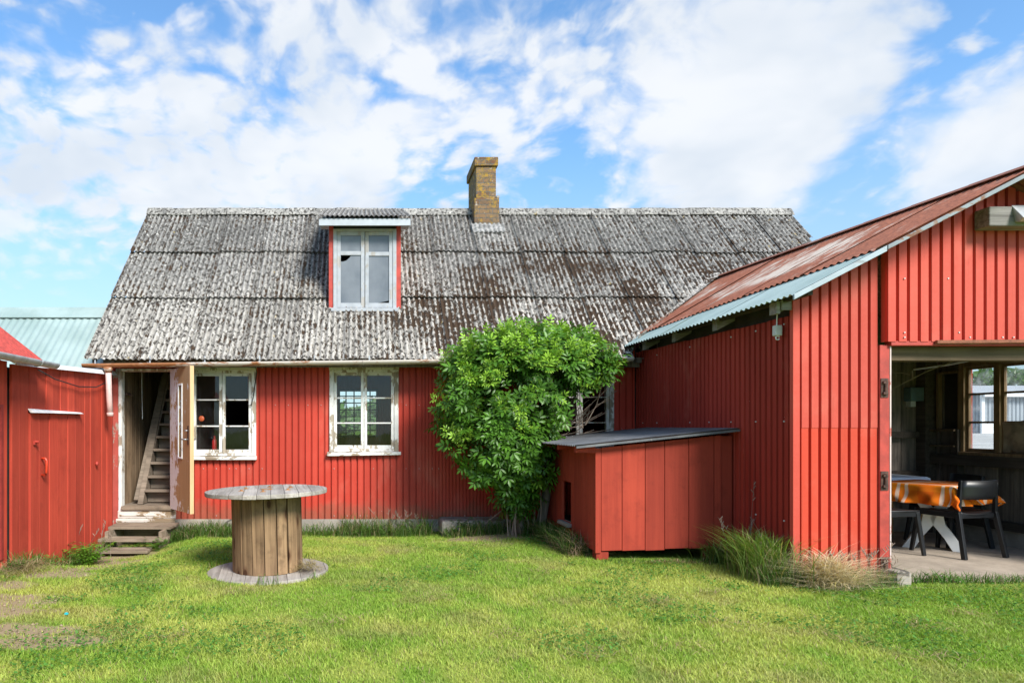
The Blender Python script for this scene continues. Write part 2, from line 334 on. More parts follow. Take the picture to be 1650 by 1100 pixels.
M['glass'] = m_glass('old_window_glass', .09)
M['glass_dirty'] = m_glass('dirty_barn_glass', .55, (.70, .72, .74))
def m_film():
    q = mat('grey_plastic_film'); p = pos(q); x, y, z = q.xyz(p)
    n = q.noise(q.map(p, (1, 1, .8)), 2.3, 5, .55)
    c = q.mix(q.step(n, .3, .7), (.10, .115, .135), (.19, .205, .225))
    return fin(q, c, .18, n, .06, .02)
M['film'] = m_film()
def m_leafy(name, trans=.45, gloss=.45):
    q = mat(name); c = q.attr('col', 'Color')
    q.set(q.b.inputs['Base Color'], c); q.set(q.b.inputs['Roughness'], gloss); q.set(q.b.inputs['Specular IOR Level'], .35)
    tr = q.n('ShaderNodeBsdfTranslucent', None, {'Color': q.mix(1.0, c, (.95, 1.0, .45, 1), 'MULTIPLY')})
    mx = q.n('ShaderNodeMixShader', None, {0: trans, 1: q.b.outputs[0], 2: tr.outputs[0]})
    q.nt.links.new(mx.outputs[0], q.out.inputs[0]); return q.m
M['leaf'] = m_leafy('elder_leaf', .32, .38)
M['blade'] = m_leafy('grass_blade', .38, .6)
def m_ground():
    q = mat('lawn_soil'); p = pos(q); c = q.attr('col', 'Color')
    n = q.noise(p, 30, 5, .7); n2 = q.noise(p, 150, 3, .7)
    c2 = q.scale(c, q.math('ADD', .55, q.math('MULTIPLY', q.math('ADD', n, n2), .45)))
    return fin(q, c2, .95, q.math('ADD', n, q.math('MULTIPLY', n2, .4)), .7, .02, spec=.15)
M['ground'] = m_ground()
def m_cloth_orange():
    q = mat('orange_checked_cloth'); t = q.n('ShaderNodeUVMap').outputs[0]; x, y, z = q.xyz(t)
    def bands(v):
        f = q.math('FRACT', q.math('MULTIPLY', v, 2.55))
        a = q.math('SUBTRACT', q.step(f, .10, .115), q.step(f, .175, .19)); b = q.math('SUBTRACT', q.step(f, .28, .295), q.step(f, .355, .37))
        wide = q.math('SUBTRACT', q.step(f, .5, .52), q.step(f, .86, .88))
        return q.math('ADD', a, b), wide
    a1, w1 = bands(x); a2, w2 = bands(y)
    c = q.mix(q.math('MULTIPLY', q.math('ADD', w1, w2), .5), (.95, .25, .018), (.85, .15, .015))
    c = q.mix(q.math('MULTIPLY', q.math('ADD', a1, a2), .75, clamp=True), c, (.86, .72, .58))
    return fin(q, c, .85, q.noise(q.scale(t, 300), 1, 2), .15, .002, spec=.02)
M['orange'] = m_cloth_orange()
M['white_cloth'] = m_simple('bluish_white_cloth', (.78, .82, .90), .8, .05, 5, obj=True)
M['grey_far'] = m_simple('grey_shed_sheet', (.26, .29, .32), .6, .08, 1)
M['grey_roof'] = m_simple('grey_shed_roof', (.36, .38, .40), .6, .1, 1)
def m_orange_lichen(): pass

# ------------------------------------------------------------------ mesh helpers
WO = {}
class MB:
    def __init__(s): s.v = []; s.f = []; s.r = []; s.at = {}; s.sm = False
    def add(s, vs, fs, r=None):
        b = len(s.v); s.v += [tuple(v) for v in vs]
        r = random.random() if r is None else r
        for f in fs: s.f.append(tuple(i + b for i in f)); s.r.append(r)
        return s
    def box(s, x0, x1, y0, y1, z0, z1, r=None):
        v = [(x, y, z) for z in (z0, z1) for y in (y0, y1) for x in (x0, x1)]
        return s.add(v, [(0, 2, 3, 1), (4, 5, 7, 6), (0, 1, 5, 4), (2, 6, 7, 3), (0, 4, 6, 2), (1, 3, 7, 5)], r)
    def hexa(s, v8, r=None):
        return s.add(v8, [(0, 2, 3, 1), (4, 5, 7, 6), (0, 1, 5, 4), (2, 6, 7, 3), (0, 4, 6, 2), (1, 3, 7, 5)], r)
    def bar(s, p, q, wx, wy, up=(0, 0, 1), taper=1.0, r=None):
        p = Vector(p); q = Vector(q); d = (q - p).normalized(); u = Vector(up)
        if abs(d.dot(u)) > .99: u = Vector((0, 1, 0))
        a = d.cross(u).normalized(); b = a.cross(d).normalized()
        v = []
        for c, t in ((p, 1.0), (q, taper)):
            for j in (-1, 1):
                for i in (-1, 1): v.append(c + a * (i * wx * .5 * t) + b * (j * wy * .5 * t))
        return s.hexa(v, r)
    def tube(s, pts, rad, seg=8, cap=True, r=None):
        pts = [Vector(p) for p in pts]; n = len(pts)
        rads = rad if isinstance(rad, (list, tuple)) else [rad] * n
        vs = []; fs = []; ref = Vector((0.31, 0.17, 0.93))
        for i, p in enumerate(pts):
            d = (pts[min(i + 1, n - 1)] - pts[max(i - 1, 0)]).normalized()
            a = d.cross(ref)
            if a.length < 1e-3: a = d.cross(Vector((1, 0, 0)))
            a.normalize(); b = d.cross(a)
            for k in range(seg):
                t = 2 * math.pi * k / seg; vs.append(p + (a * math.cos(t) + b * math.sin(t)) * rads[i])
        for i in range(n - 1):
            for k in range(seg):
                k2 = (k + 1) % seg; fs.append((i * seg + k, i * seg + k2, (i + 1) * seg + k2, (i + 1) * seg + k))
        if cap: fs.append(tuple(range(seg - 1, -1, -1))); fs.append(tuple((n - 1) * seg + k for k in range(seg)))
        return s.add(vs, fs, r)
    def prism(s, poly, y0, y1, axis='Y', r=None):
        """poly of 2-D points extruded along an axis; (a,b)->(x,z) for Y, (x,y) for Z, (y,z) for X"""
        n = len(poly)
        def P(a, b, t): return {'Y': (a, t, b), 'Z': (a, b, t), 'X': (t, a, b)}[axis]
        v = [P(a, b, y0) for a, b in poly] + [P(a, b, y1) for a, b in poly]
        f = [tuple(range(n)), tuple(range(2 * n - 1, n - 1, -1))] + [(i, i + n, (i + 1) % n + n, (i + 1) % n) for i in range(n)]
        return s.add(v, f, r)
    def lathe(s, prof, cx=0, cy=0, seg=32, r=None):
        vs = []; fs = []; n = len(prof)
        for k in range(seg):
            t = 2 * math.pi * k / seg
            for (rr, z) in prof: vs.append((cx + rr * math.cos(t), cy + rr * math.sin(t), z))
        for k in range(seg):
            k2 = (k + 1) % seg
            for i in range(n - 1): fs.append((k * n + i, k2 * n + i, k2 * n + i + 1, k * n + i + 1))
        return s.add(vs, fs, r)

def link_mesh(name, mb, material, parent, origin=None, smooth=False, bevel=0.0):
    me = bpy.data.meshes.new(name)
    o = bpy.data.objects.new(name, me); sc.collection.objects.link(o)
    po = WO[parent.name] if parent else Vector((0, 0, 0))
    if parent: o.parent = parent
    org = Vector(origin) if origin is not None else (po.copy() if parent else Vector((0, 0, 0)))
    o.location = org - po; WO[o.name] = org
    v = np.array(mb.v, dtype=np.float64) - np.array(org)
    me.from_pydata([tuple(x) for x in v], [], mb.f); me.materials.append(material)
    a = me.attributes.new('rnd', 'FLOAT', 'FACE'); a.data.foreach_set('value', np.array(mb.r, dtype=np.float32))
    for k, arr in mb.at.items():
        a = me.attributes.new(k, 'FLOAT', 'POINT'); a.data.foreach_set('value', np.array(arr, dtype=np.float32))
    if smooth: me.polygons.foreach_set('use_smooth', [True] * len(me.polygons))
    me.validate(); me.update()
    if bevel:
        b = o.modifiers.new('bevel', 'BEVEL'); b.width = bevel; b.segments = 2; b.limit_method = 'ANGLE'; b.angle_limit = R(40); b.use_clamp_overlap = True
    return o
def tag(o, label=None, cat=None, group=None, kind=None):
    if label: o['label'] = label
    if cat: o['category'] = cat
    if group: o['group'] = group
    if kind: o['kind'] = kind
    return o
def thing(name, loc, label, cat, group=None):
    o = bpy.data.objects.new(name, None); sc.collection.objects.link(o); o.location = loc; o.empty_display_size = .2; o['kind'] = 'thing'
    WO[o.name] = Vector(loc); return tag(o, label, cat, group)
SPLIT = {'verge_board', 'mortar_cap', 'inner_wall', 'rail', 'shelf', 'tie_beam', 'rafter', 'plinth', 'stringer', 'side_board', 'foot_block', 'rotten_sill', 'cupboard_frame', 'loose_wire', 'louvre_door', 'eaves_board', 'door_frame'}
def pieces(mb):
    par = list(range(len(mb.v)))
    def find(a):
        while par[a] != a: par[a] = par[par[a]]; a = par[a]
        return a
    for f in mb.f:
        for b in f[1:]: par[find(b)] = find(f[0])
    out = {}
    for f, r in zip(mb.f, mb.r): out.setdefault(find(f[0]), []).append((f, r))
    for fs in out.values():
        ids = sorted({i for f, _ in fs for i in f}); ix = {a: b for b, a in enumerate(ids)}; n = MB(); n.v = [mb.v[i] for i in ids]; n.f = [tuple(ix[i] for i in f) for f, _ in fs]; n.r = [r for _, r in fs]; yield n
def part(name, mb, m, parent, label=None, **k):
    if name in SPLIT and name != 'louvre_door' and not (name == 'plinth' and len(mb.v) > 60):
        for n in pieces(mb): o = part_one(name, n, m, parent, label, **k)
        return o
    return part_one(name, mb, m, parent, label, **k)
def part_one(name, mb, m, parent, label=None, **k):
    o = link_mesh(name, mb, M[m] if isinstance(m, str) else m, parent, **k)
    if label: o['label'] = label
    return o
def solo(name, mb, m, loc, label=None, cat=None, group=None, kind=None, **k):
    o = link_mesh(name, mb, M[m] if isinstance(m, str) else m, None, origin=loc, **k); return tag(o, label, cat, group, kind)
def copy_thing(o, loc, rz, label):
    c = o.copy(); sc.collection.objects.link(c); c.location = loc; c.rotation_euler = (0, 0, rz); c['label'] = label
    for ch in list(o.children):
        k = ch.copy(); sc.collection.objects.link(k); k.parent = c
        for g2 in list(ch.children):
            kk = g2.copy(); sc.collection.objects.link(kk); kk.parent = k
    return c
def mesh_np(name, verts, quads, tris, material, cols=None, parent=None, origin=None, smooth=False):
    """fast mesh from arrays; cols = per-vertex RGB"""
    me = bpy.data.meshes.new(name); o = bpy.data.objects.new(name, me); sc.collection.objects.link(o)
    po = WO[parent.name] if parent else Vector((0, 0, 0)); org = Vector(origin) if origin is not None else po.copy()
    if parent: o.parent = parent
    o.location = org - po; WO[o.name] = org
    verts = np.asarray(verts, dtype=np.float32) - np.array(org, dtype=np.float32)
    nq, nt_ = (len(quads) if quads is not None else 0), (len(tris) if tris is not None else 0)
    me.vertices.add(len(verts)); me.vertices.foreach_set('co', verts.ravel())
    li = np.concatenate([x.ravel() for x in (quads, tris) if x is not None and len(x)]).astype(np.int32)
    ls = np.concatenate([np.arange(nq) * 4, nq * 4 + np.arange(nt_) * 3]).astype(np.int32)
    lt = np.concatenate([np.full(nq, 4), np.full(nt_, 3)]).astype(np.int32)
    me.loops.add(len(li)); me.loops.foreach_set('vertex_index', li)
    me.polygons.add(len(ls)); me.polygons.foreach_set('loop_start', ls); me.polygons.foreach_set('loop_total', lt)
    if cols is not None:
        a = me.attributes.new('col', 'FLOAT_COLOR', 'POINT'); c4 = np.ones((len(verts), 4), dtype=np.float32); c4[:, :3] = cols
        a.data.foreach_set('color', c4.ravel())
    me.materials.append(material); me.update(calc_edges=True)
    if smooth: me.polygons.foreach_set('use_smooth', np.ones(len(ls), dtype=bool))
    return o

def profile(u0, u1, kind, period, depth, phase=0.0, crest=.66, n=8):
    """list of (u, offset) along a corrugated sheet; offset 0 at the crest, depth (inward) in the groove"""
    out = []
    if kind == 'trap':
        k = math.floor((u0 - phase) / period) - 1; fl = period * .04
        while phase + k * period < u1 + period:
            b = phase + k * period; c = period * crest
            out += [(b, 0), (b + c, 0), (b + c + fl, depth), (b + period - fl, depth)]; k += 1
    else:
        k = math.floor((u0 - phase) / period * n) - 1
        while phase + k * period / n < u1 + period:
            u = phase + k * period / n; out.append((u, depth * .5 * (1 - math.cos(2 * math.pi * (u - phase) / period)))); k += 1
    def at(u):
        for (a, da), (b, db) in zip(out, out[1:]):
            if a <= u <= b: return da + (db - da) * ((u - a) / (b - a) if b > a else 0)
        return 0
    res = [(u0, at(u0))] + [p for p in out if u0 + 1e-6 < p[0] < u1 - 1e-6] + [(u1, at(u1))]
    return res, at
def corr_wall(mb, org, ud, nd, u0, u1, zb, zt, holes=(), kind='trap', period=.0875, depth=.018, phase=0., crest=.68):
    """upright corrugated sheet with openings; nd points inward (groove direction)"""
    zb = zb if callable(zb) else (lambda u, z=zb: z); zt = zt if callable(zt) else (lambda u, z=zt: z)
    pr, at = profile(u0, u1, kind, period, depth, phase, crest)
    us = dict(pr)
    for h in holes:
        for u in h[:2]:
            if u0 < u < u1: us[u] = at(u)
    ks = sorted(us); org = Vector(org); ud = Vector(ud); nd = Vector(nd)
    sheet = random.random()
    for a, b in zip(ks, ks[1:]):
        m = (a + b) / 2; iv = [(None, None)]; cuts = sorted([(h[2], h[3]) for h in holes if h[0] < m < h[1]])
        segs = []; lo = None
        for c0, c1 in cuts: segs.append((lo, c0)); lo = c1
        segs.append((lo, None))
        for s0, s1 in segs:
            A0 = zb(a) if s0 is None else s0; B0 = zb(b) if s0 is None else s0
            A1 = zt(a) if s1 is None else s1; B1 = zt(b) if s1 is None else s1
            if A1 - A0 < .002: continue
            pa = org + ud * a + nd * us[a]; pb = org + ud * b + nd * us[b]
            mb.add([pa + Vector((0, 0, A0)), pb + Vector((0, 0, B0)), pb + Vector((0, 0, B1)), pa + Vector((0, 0, A1))], [(0, 1, 2, 3)], (sheet + .618 * math.floor(a / .79)) % 1)
    return mb
def corr_sheet(mb, p00, p10, p01, p11, nrm, period, depth, nv=1, skip=None, n=8, r=None, edge=0.0):
    """corrugated roof sheet: p00->p10 across the waves, p00->p01 along them"""
    p00, p10, p01, p11 = map(Vector, (p00, p10, p01, p11)); nrm = Vector(nrm)
    L = (p10 - p00).length; nu = max(2, int(round(L / period * n)))
    vs = []; fs = []; gv = []
    for j in range(nv + 1):
        t = j / nv
        for i in range(nu + 1):
            s_ = i / nu; p = (p00 * (1 - s_) + p10 * s_) * (1 - t) + (p01 * (1 - s_) + p11 * s_) * t
            ph = .5 * (1 - math.cos(2 * math.pi * s_ * L / period))
            vs.append(p - nrm * (depth * ph)); gv.append(ph + (edge if i < 3 else 0))
    for j in range(nv):
        for i in range(nu):
            q = (j * (nu + 1) + i, j * (nu + 1) + i + 1, (j + 1) * (nu + 1) + i + 1, (j + 1) * (nu + 1) + i)
            c = (vs[q[0]] + vs[q[2]]) / 2
            if skip and skip(c): continue
            fs.append(q)
    mb.at.setdefault('groove', []).extend(gv)
    return mb.add(vs, fs, r)
def planks(mb, org, ud, nd, u0, u1, zb, zt, wid, thick, holes=(), gap=.006, jit=.006):
    """row of upright boards, each a box; nd = inward"""
    zb = zb if callable(zb) else (lambda u, z=zb: z); zt = zt if callable(zt) else (lambda u, z=zt: z)
    org = Vector(org); ud = Vector(ud); nd = Vector(nd); u = u0
    while u < u1 - .01:
        e = min(u + wid * random.uniform(.85, 1.15), u1)
        if u1 - e < wid * .3: e = u1
        r = random.random(); off = random.uniform(0, jit); dz = random.uniform(-.008, .008)
        cut = sorted({u, e, *[h[k] for h in holes for k in (0, 1) if u < h[k] < e]})
        for a, b in zip(cut, cut[1:]):
            a2 = a + (gap / 2 if a == u else 0); b2 = b - (gap / 2 if b == e else 0); m = (a + b) / 2
            lo = None; segs = []
            for c0, c1 in sorted([(h[2], h[3]) for h in holes if h[0] < m < h[1]]): segs.append((lo, c0)); lo = c1
            segs.append((lo, None))
            for s0, s1 in segs:
                v = []
                z0a = zb(a2) + dz if s0 is None else s0; z0b = zb(b2) + dz if s0 is None else s0
                z1a = zt(a2) if s1 is None else s1; z1b = zt(b2) if s1 is None else s1
                if z1a - z0a < .01: continue
                for (za, zb_) in ((z0a, z0b), (z1a, z1b)):
                    for nn in (off, off + thick):
                        v.append(org + ud * a2 + nd * nn + Vector((0, 0, za))); v.append(org + ud * b2 + nd * nn + Vector((0, 0, zb_)))
                mb.hexa(v, r)
        u = e
    return mb

# value noise on arrays
def vnoise(x, y, seed=0, sc_=1.0):
    x = np.asarray(x) * sc_; y = np.asarray(y) * sc_
    xi = np.floor(x).astype(np.int64); yi = np.floor(y).astype(np.int64); fx = x - xi; fy = y - yi
    fx = fx * fx * (3 - 2 * fx); fy = fy * fy * (3 - 2 * fy)
    def h(a, b):
        n = (a * 374761393 + b * 668265263 + seed * 974634221) & 0x7fffffff
        n = ((n ^ (n >> 13)) * 1274126177) & 0x7fffffff
        return ((n ^ (n >> 16)) & 0xffff) / 65535.0
    return (h(xi, yi) * (1 - fx) + h(xi + 1, yi) * fx) * (1 - fy) + (h(xi, yi + 1) * (1 - fx) + h(xi + 1, yi + 1) * fx) * fy
def fbm(x, y, seed=0, sc_=1.0, o=4):
    t = 0; a = .5; s_ = 0
    for k in range(o): t = t + a * vnoise(x, y, seed + k, sc_ * 2 ** k); s_ += a; a *= .5
    return t / s_
def sst(v, a, b):
    t = np.clip((np.asarray(v, dtype=float) - a) / (b - a), 0, 1); return t * t * (3 - 2 * t)

# ------------------------------------------------------------------ ground
def gz(x, y):
    x = np.asarray(x, dtype=float); y = np.asarray(y, dtype=float)
    z = -.235 * sst(-x, 1.4, 2.9) * sst(y, 6.0, 7.5)
    z = np.minimum(z, -.10 * sst(y, 7.2, 8.6) * sst(-x, -2.2, -.8))
    z = z + .03 * (fbm(x, y, 5, .8, 3) - .5) * sst(y, 2, 4)
    z = z - .06 * sst(x, 4.35, 4.5) * sst(y, 5.62, 5.75) * (1 - sst(x, 8, 9))
    return z + .76 * sst(x, 12, 40)
SOIL = [(-3.15, 5.55, .42, .20), (-2.75, 5.9, .30, .16), (-2.95, 5.0, .50, .20), (-2.62, 4.72, .45, .13), (-2.35, 4.32, .42, .14), (-2.0, 4.05, .3, .1), (-2.62, 6.5, .34, .30), (-2.55, 7.1, .34, .45), (-2.85, 7.6, .34, .40), (1.75, 8.1, .55, .45)]
def soilmask(x, y):
    m = np.zeros(np.shape(x)); wob = (fbm(x, y, 21, 2.6, 5) - .5) * 2.4
    for (cx, cy, rx, ry) in SOIL:
        d = np.sqrt(((x - cx) / rx) ** 2 + ((y - cy) / ry) ** 2); m = np.maximum(m, 1 - sst(d + wob, .70, 1.35))
    return m
def lawncol(x, y, r=None):
    """grass colour: green, with dry yellow patches"""
    n = fbm(x, y, 3, .75, 5); n2 = fbm(x, y, 9, 3.4, 5)
    dry = sst(n * .45 + n2 * .55, .34, .70)
    dry = np.clip(dry + .35 * np.exp(-(((x - .2) / 1.7) ** 2 + ((y - 7.1) / .9) ** 2)) + .4 * np.exp(-(((x - 2.9) / 1.1) ** 2 + ((y - 5.75) / .45) ** 2)) - .55 * sst(x, 3.2, 4.4) - .15 * sst(-y, -4.6, -3.8), 0, 1)
    if r is not None: dry = np.clip(dry + (r - .5) * .7, 0, 1)
    g1 = np.array([.28, .46, .050]); g2 = np.array([.56, .60, .13])
    br = .34 * sst(fbm(x, y, 15, 2.6, 5), .56, .70) * (1 - .6 * sst(x, 3.0, 4.2))
    c = g1 + (g2 - g1) * dry[..., None]
    return c * (1 - br[..., None]) + np.array([.46, .37, .17]) * br[..., None]
xs = np.unique(np.round(np.concatenate([np.arange(-6, 8.01, .05), np.linspace(-500, -6, 16), np.linspace(8, 60, 22), np.linspace(60, 500, 10)]), 4))
ys = np.unique(np.round(np.concatenate([np.arange(2.4, 9.61, .05), np.linspace(-300, 2.4, 12), np.linspace(9.6, 80, 20), np.linspace(80, 600, 10)]), 4))
GX, GY = np.meshgrid(xs, ys); nx, ny = len(xs), len(ys)
ii = (np.arange(ny - 1)[:, None] * nx + np.arange(nx - 1)[None, :]).ravel()
gq = np.stack([ii, ii + 1, ii + nx + 1, ii + nx], 1)
sm = soilmask(GX, GY)[..., None]
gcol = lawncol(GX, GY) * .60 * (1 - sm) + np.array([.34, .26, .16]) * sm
ground = mesh_np('lawn_ground', np.stack([GX, GY, gz(GX, GY)], -1).reshape(-1, 3), gq, None, M['ground'], gcol.reshape(-1, 3), smooth=True)
tag(ground, kind='structure')

def blades(x, y, z, h, wd, lean, col, bend=1.0, seg=2):
    """arrays -> (verts, quads, tris, cols): each blade a bent tapering strip"""
    n = len(x); az = rng.uniform(0, 2 * np.pi, n); face = az + np.pi / 2 + rng.normal(0, .5, n)
    dx, dy = np.cos(az) * lean, np.sin(az) * lean; wx, wy = np.cos(face) * wd / 2, np.sin(face) * wd / 2
    V = []; C = []
    for k in range(seg):
        t = k / seg; off = t ** (1 + bend); ww = 1 - .45 * t ; zz = z + h * (t - .12 * bend * t * t)
        for s_ in (-1, 1):
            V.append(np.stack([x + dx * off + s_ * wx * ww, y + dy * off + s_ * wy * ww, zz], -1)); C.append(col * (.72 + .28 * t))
    V.append(np.stack([x + dx, y + dy, z + h * (1 - .12 * bend)], -1)); C.append(col * 1.05)
    m = 2 * seg + 1; V = np.stack(V, 1).reshape(-1, 3); C = np.stack(C, 1).reshape(-1, 3); b = np.arange(n)[:, None] * m
    q = np.concatenate([b + np.array([2 * k, 2 * k + 1, 2 * k + 3, 2 * k + 2]) for k in range(seg - 1)]) if seg > 1 else None
    t = b + np.array([2 * seg - 2, 2 * seg - 1, 2 * seg])
    return V, q, t, C
def merge(parts_):
    V = []; Q = []; T = []; C = []; b = 0
    for v, q, t, c in parts_:
        V.append(v); C.append(c)
        if q is not None: Q.append(q + b)
        T.append(t + b); b += len(v)
    return np.concatenate(V), (np.concatenate(Q) if Q else None), np.concatenate(T), np.concatenate(C)
SPX, SPY = -.865, 6.06
def blocked(x, y):
    return ((y > 8.86) | ((x > 3.62) & (y > 5.60)) | ((x > 2.3) & (y > 6.53) & (x < 3.7)) | (x < -3.31) & (y > 5.0) |
            (((x - SPX) ** 2 + (y - SPY) ** 2) < .545 ** 2) | ((x > -3.28) & (x < -2.45) & (y > 7.86)))
# mown lawn
NB = 620000
y = np.sqrt(rng.uniform(3.1 ** 2, 8.9 ** 2, NB)); x = y * rng.uniform(-.56, 1.01, NB)
keep = ~blocked(x, y) & ~((x > 4.42) & (y > 5.5)) & (rng.uniform(0, 1, NB) > .84 * soilmask(x, y)) & (rng.uniform(0, 1, NB) < .55 + .6 * fbm(x, y, 31, 3.0, 3))
keep &= rng.uniform(0, 1, NB) < np.clip(1.25 - .07 * y, .5, 1)
x, y = x[keep], y[keep]; n = len(x); rr = rng.uniform(0, 1, n)
h = (.018 + .024 * fbm(x, y, 13, 1.7, 4)) * rng.uniform(.6, 1.35, n)
col = lawncol(x, y, rr) * rng.uniform(.72, 1.3, n)[:, None]
straw = rng.uniform(0, 1, n) < .07; col[straw] = np.array([.42, .34, .17]) * rng.uniform(.7, 1.2, straw.sum())[:, None]
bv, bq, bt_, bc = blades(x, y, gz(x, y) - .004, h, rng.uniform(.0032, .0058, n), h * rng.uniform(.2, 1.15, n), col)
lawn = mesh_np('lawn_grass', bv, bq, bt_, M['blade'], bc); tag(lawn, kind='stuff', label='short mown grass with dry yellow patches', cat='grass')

def XZ(px, py, Y): return (px - PX) * Y / F, CH + (PY - py) * Y / F
# ================================================================== FARMHOUSE
YW = 8.90
house = thing('farmhouse', (1.75, YW, 0), 'long red corrugated farmhouse with mossy grey roof, dormer and brick chimney', 'house')
EY, EZ, RY, RZ = 8.55, 2.207, 11.03, 4.866; PIT = (RZ - EZ) / (RY - EY)
HX0, HX1 = -3.385, 6.95
def roofz(y): return EZ + (y - EY) * PIT
DOOR = (-3.23, -2.57, -.4, 2.045)
wins = []
for (a, b, t, bt) in ((304, 413, 597, 734), (531, 642, 596, 727), (878, 988, 594, 727)):
    x0, z1 = XZ(a, t, YW); x1, z0 = XZ(b, bt, YW); wins.append((x0, x1, z0, z1))
holes = [DOOR] + [(a + .03, b - .03, c + .03, d - .03) for a, b, c, d in wins]
mb = MB()
corr_wall(mb, (0, YW, 0), (1, 0, 0), (0, 1, 0), -2.55, -.22, lambda u: .0, 2.50, holes, 'trap', .0875, .028, .02, .72)
corr_wall(mb, (0, YW - .004, 0), (1, 0, 0), (0, 1, 0), -.24, .80, lambda u: .045, 2.50, holes, 'trap', .0875, .028, .02, .72)
corr_wall(mb, (0, YW - .008, 0), (1, 0, 0), (0, 1, 0), .78, 2.55, lambda u: .07, 2.50, holes, 'trap', .0460, .018, .012, .66)
corr_wall(mb, (0, YW - .004, 0), (1, 0, 0), (0, 1, 0), 2.53, 3.64, lambda u: .08, 2.50, holes, 'trap', .0875, .028, .03, .72)
corr_wall(mb, (0, YW, 0), (1, 0, 0), (0, 1, 0), -3.385, -2.50, 2.05, 2.50, (), 'trap', .0875, .028, .02, .72)
part('front_wall', mb, 'red_house', house)
mb = MB()    # nail heads on the sheets
for z in (.12, .75, 1.6, 2.1):
    for k in range(38):
        u = -2.5 + k * .16 + random.uniform(-.01, .01)
        if any(a - .02 < u < b + .02 and c - .1 < z < d + .1 for a, b, c, d in wins) or random.random() < .35: continue
        u = .02 + .0875 * round((u - .02) / .0875) + .03
        mb.box(u - .004, u + .004, YW - .0135, YW - .0085, z - .004, z + .004)
part('nail_heads', mb, 'box_grey', house)
# inner lining, other walls, gables
mb = MB()
ih = [(DOOR[0], DOOR[1], -1, 2.045)] + holes[1:]
corr_wall(mb, (0, YW + .09, 0), (1, 0, 0), (0, 1, 0), HX0 + .05, HX1 - .05, -.2, 2.42, ih, 'trap', 20, .0, -9)
part('room_lining', mb, 'plaster', house)
mb = MB()
BY = 13.3
RW = (-.50, .30, 1.10, 2.05)
corr_wall(mb, (0, BY, 0), (1, 0, 0), (0, -1, 0), HX0, HX1, -.3, 2.7, [RW], 'trap', .0875, .018)
part('back_wall', mb, 'red_side', house)
for nm, xx in (('gable_wall', HX0), ('gable_wall', HX1)):
    mb = MB(); corr_wall(mb, (xx, 0, 0), (0, 1, 0), (1 if xx < 0 else -1, 0, 0), YW + .002, BY - .002, -.3, lambda u: min(roofz(u), roofz(2 * RY - u)) - .06, (), 'trap', .0875, .018)
    part(nm, mb, 'red_side', house)
mb = MB(); mb.box(HX0 + .06, HX1 - .06, YW + .11, BY - .05, .19, .25); part('floor', mb, 'stair_wood', house)
mb = MB(); mb.box(-2.30, HX1 - .06, YW + .13, BY - .05, 2.43, 2.50); part('ceiling', mb, 'dark', house)
mb = MB(); mb.prism([(YW + .13, .26), (BY - .06, .26), (BY - .06, 2.4), (9.6, 2.95), (YW + .13, 2.45)], -2.36, -2.30, 'X'); part('inner_wall', mb, 'dark', house)
mb = MB(); mb.box(1.35, 1.42, YW + 1.6, BY - .06, .26, 2.42); mb.box(-1.2, -1.12, YW + 1.4, BY - .06, .26, 2.42); part('inner_wall', mb, 'dark', house)
# plinth
mb = MB()
px_ = -2.55
vs = []; nseg = 60
for k in range(nseg + 1):
    u = -2.55 + k * 6.15 / nseg
    for zz in (-.4, -.2, .02, .075):
        vs.append((u, YW - .012 + random.uniform(-.03, .004) * (1 if zz < .05 else 0), zz))
mb.add(vs, [(k * 4 + j, k * 4 + 4 + j, k * 4 + 5 + j, k * 4 + 1 + j) for k in range(nseg) for j in range(3)]); 
part('plinth', mb, 'plinth', house, smooth=True)

# --- roof: three courses of fibre-cement sheets
nrm = Vector((0, -PIT, 1)).normalized(); sl = Vector((0, 1, PIT))
DX0, DX1, DYF = -.475, .525, 9.243
def in_dormer(c): return (c.x > 3.47 and c.z < CH - .735 + .522 * c.x - .05) or DX0 + .06 < c.x < DX1 - .06 and DYF + .02 < c.y < 10.9
roof = None
mb = MB(); XR0, XR1 = -3.556, 7.06; nsh = 16; wsh = (XR1 - XR0) / nsh
bounds = [(-.02, .352), (.338, .672), (.658, 1.0)]
for ci, (t0, t1) in enumerate(bounds):
    for k in range(nsh):
        xa = XR0 + k * wsh; xb = xa + wsh + .03; dl = .010 + random.uniform(0, .008); j = random.uniform(-.012, .012); j2 = random.uniform(-.003, .003)
        def P(x, t, lift): 
            y = EY + (RY - EY) * t; return Vector((x, y, EZ + (y - EY) * PIT)) + nrm * lift
        lb = .030 + dl; lt = .008 + dl * .4      # lower edge rides over the course below
        tj = t0 + j * .6
        corr_sheet(mb, P(xa, tj, lb + .014 + j2), P(xb, tj, lb - j2), P(xa + random.uniform(-.004, .004), t1, lt + .013), P(xb, t1, lt), nrm, wsh / 9, .026, nv=6, skip=in_dormer, n=8, edge=.7)
roof = part('roof', mb, 'cement', house, smooth=True)
mb = MB()   # rear slope, in plain sheets, gives the attic its dark
nb_ = Vector((0, PIT, 1)).normalized()
corr_sheet(mb, (XR0, 2 * RY - EY, EZ), (XR1, 2 * RY - EY, EZ), (XR0, RY, RZ), (XR1, RY, RZ), nb_, wsh / 9, .024, nv=2, n=6)
part('rear_roof', mb, 'cement', house, smooth=True)
mb = MB(); rx = XR0 - .01                      # ridge capping in overlapping lengths
while rx < XR1:
    e = min(rx + random.uniform(.36, .42), XR1 + .02); lift = random.uniform(.0, .012)
    prof = [(-.115, -.105), (-.07, -.035), (-.025, .022), (.025, .022), (.07, -.035), (.115, -.105)]
    prof2 = [(y_, z_ - .014) for y_, z_ in prof][::-1]
    mb.prism([(RY + y_, RZ + .035 + z_ + lift) for y_, z_ in prof + prof2], rx, e + .015, 'X'); rx = e
o = part('ridge_cap', mb, 'cement', roof)
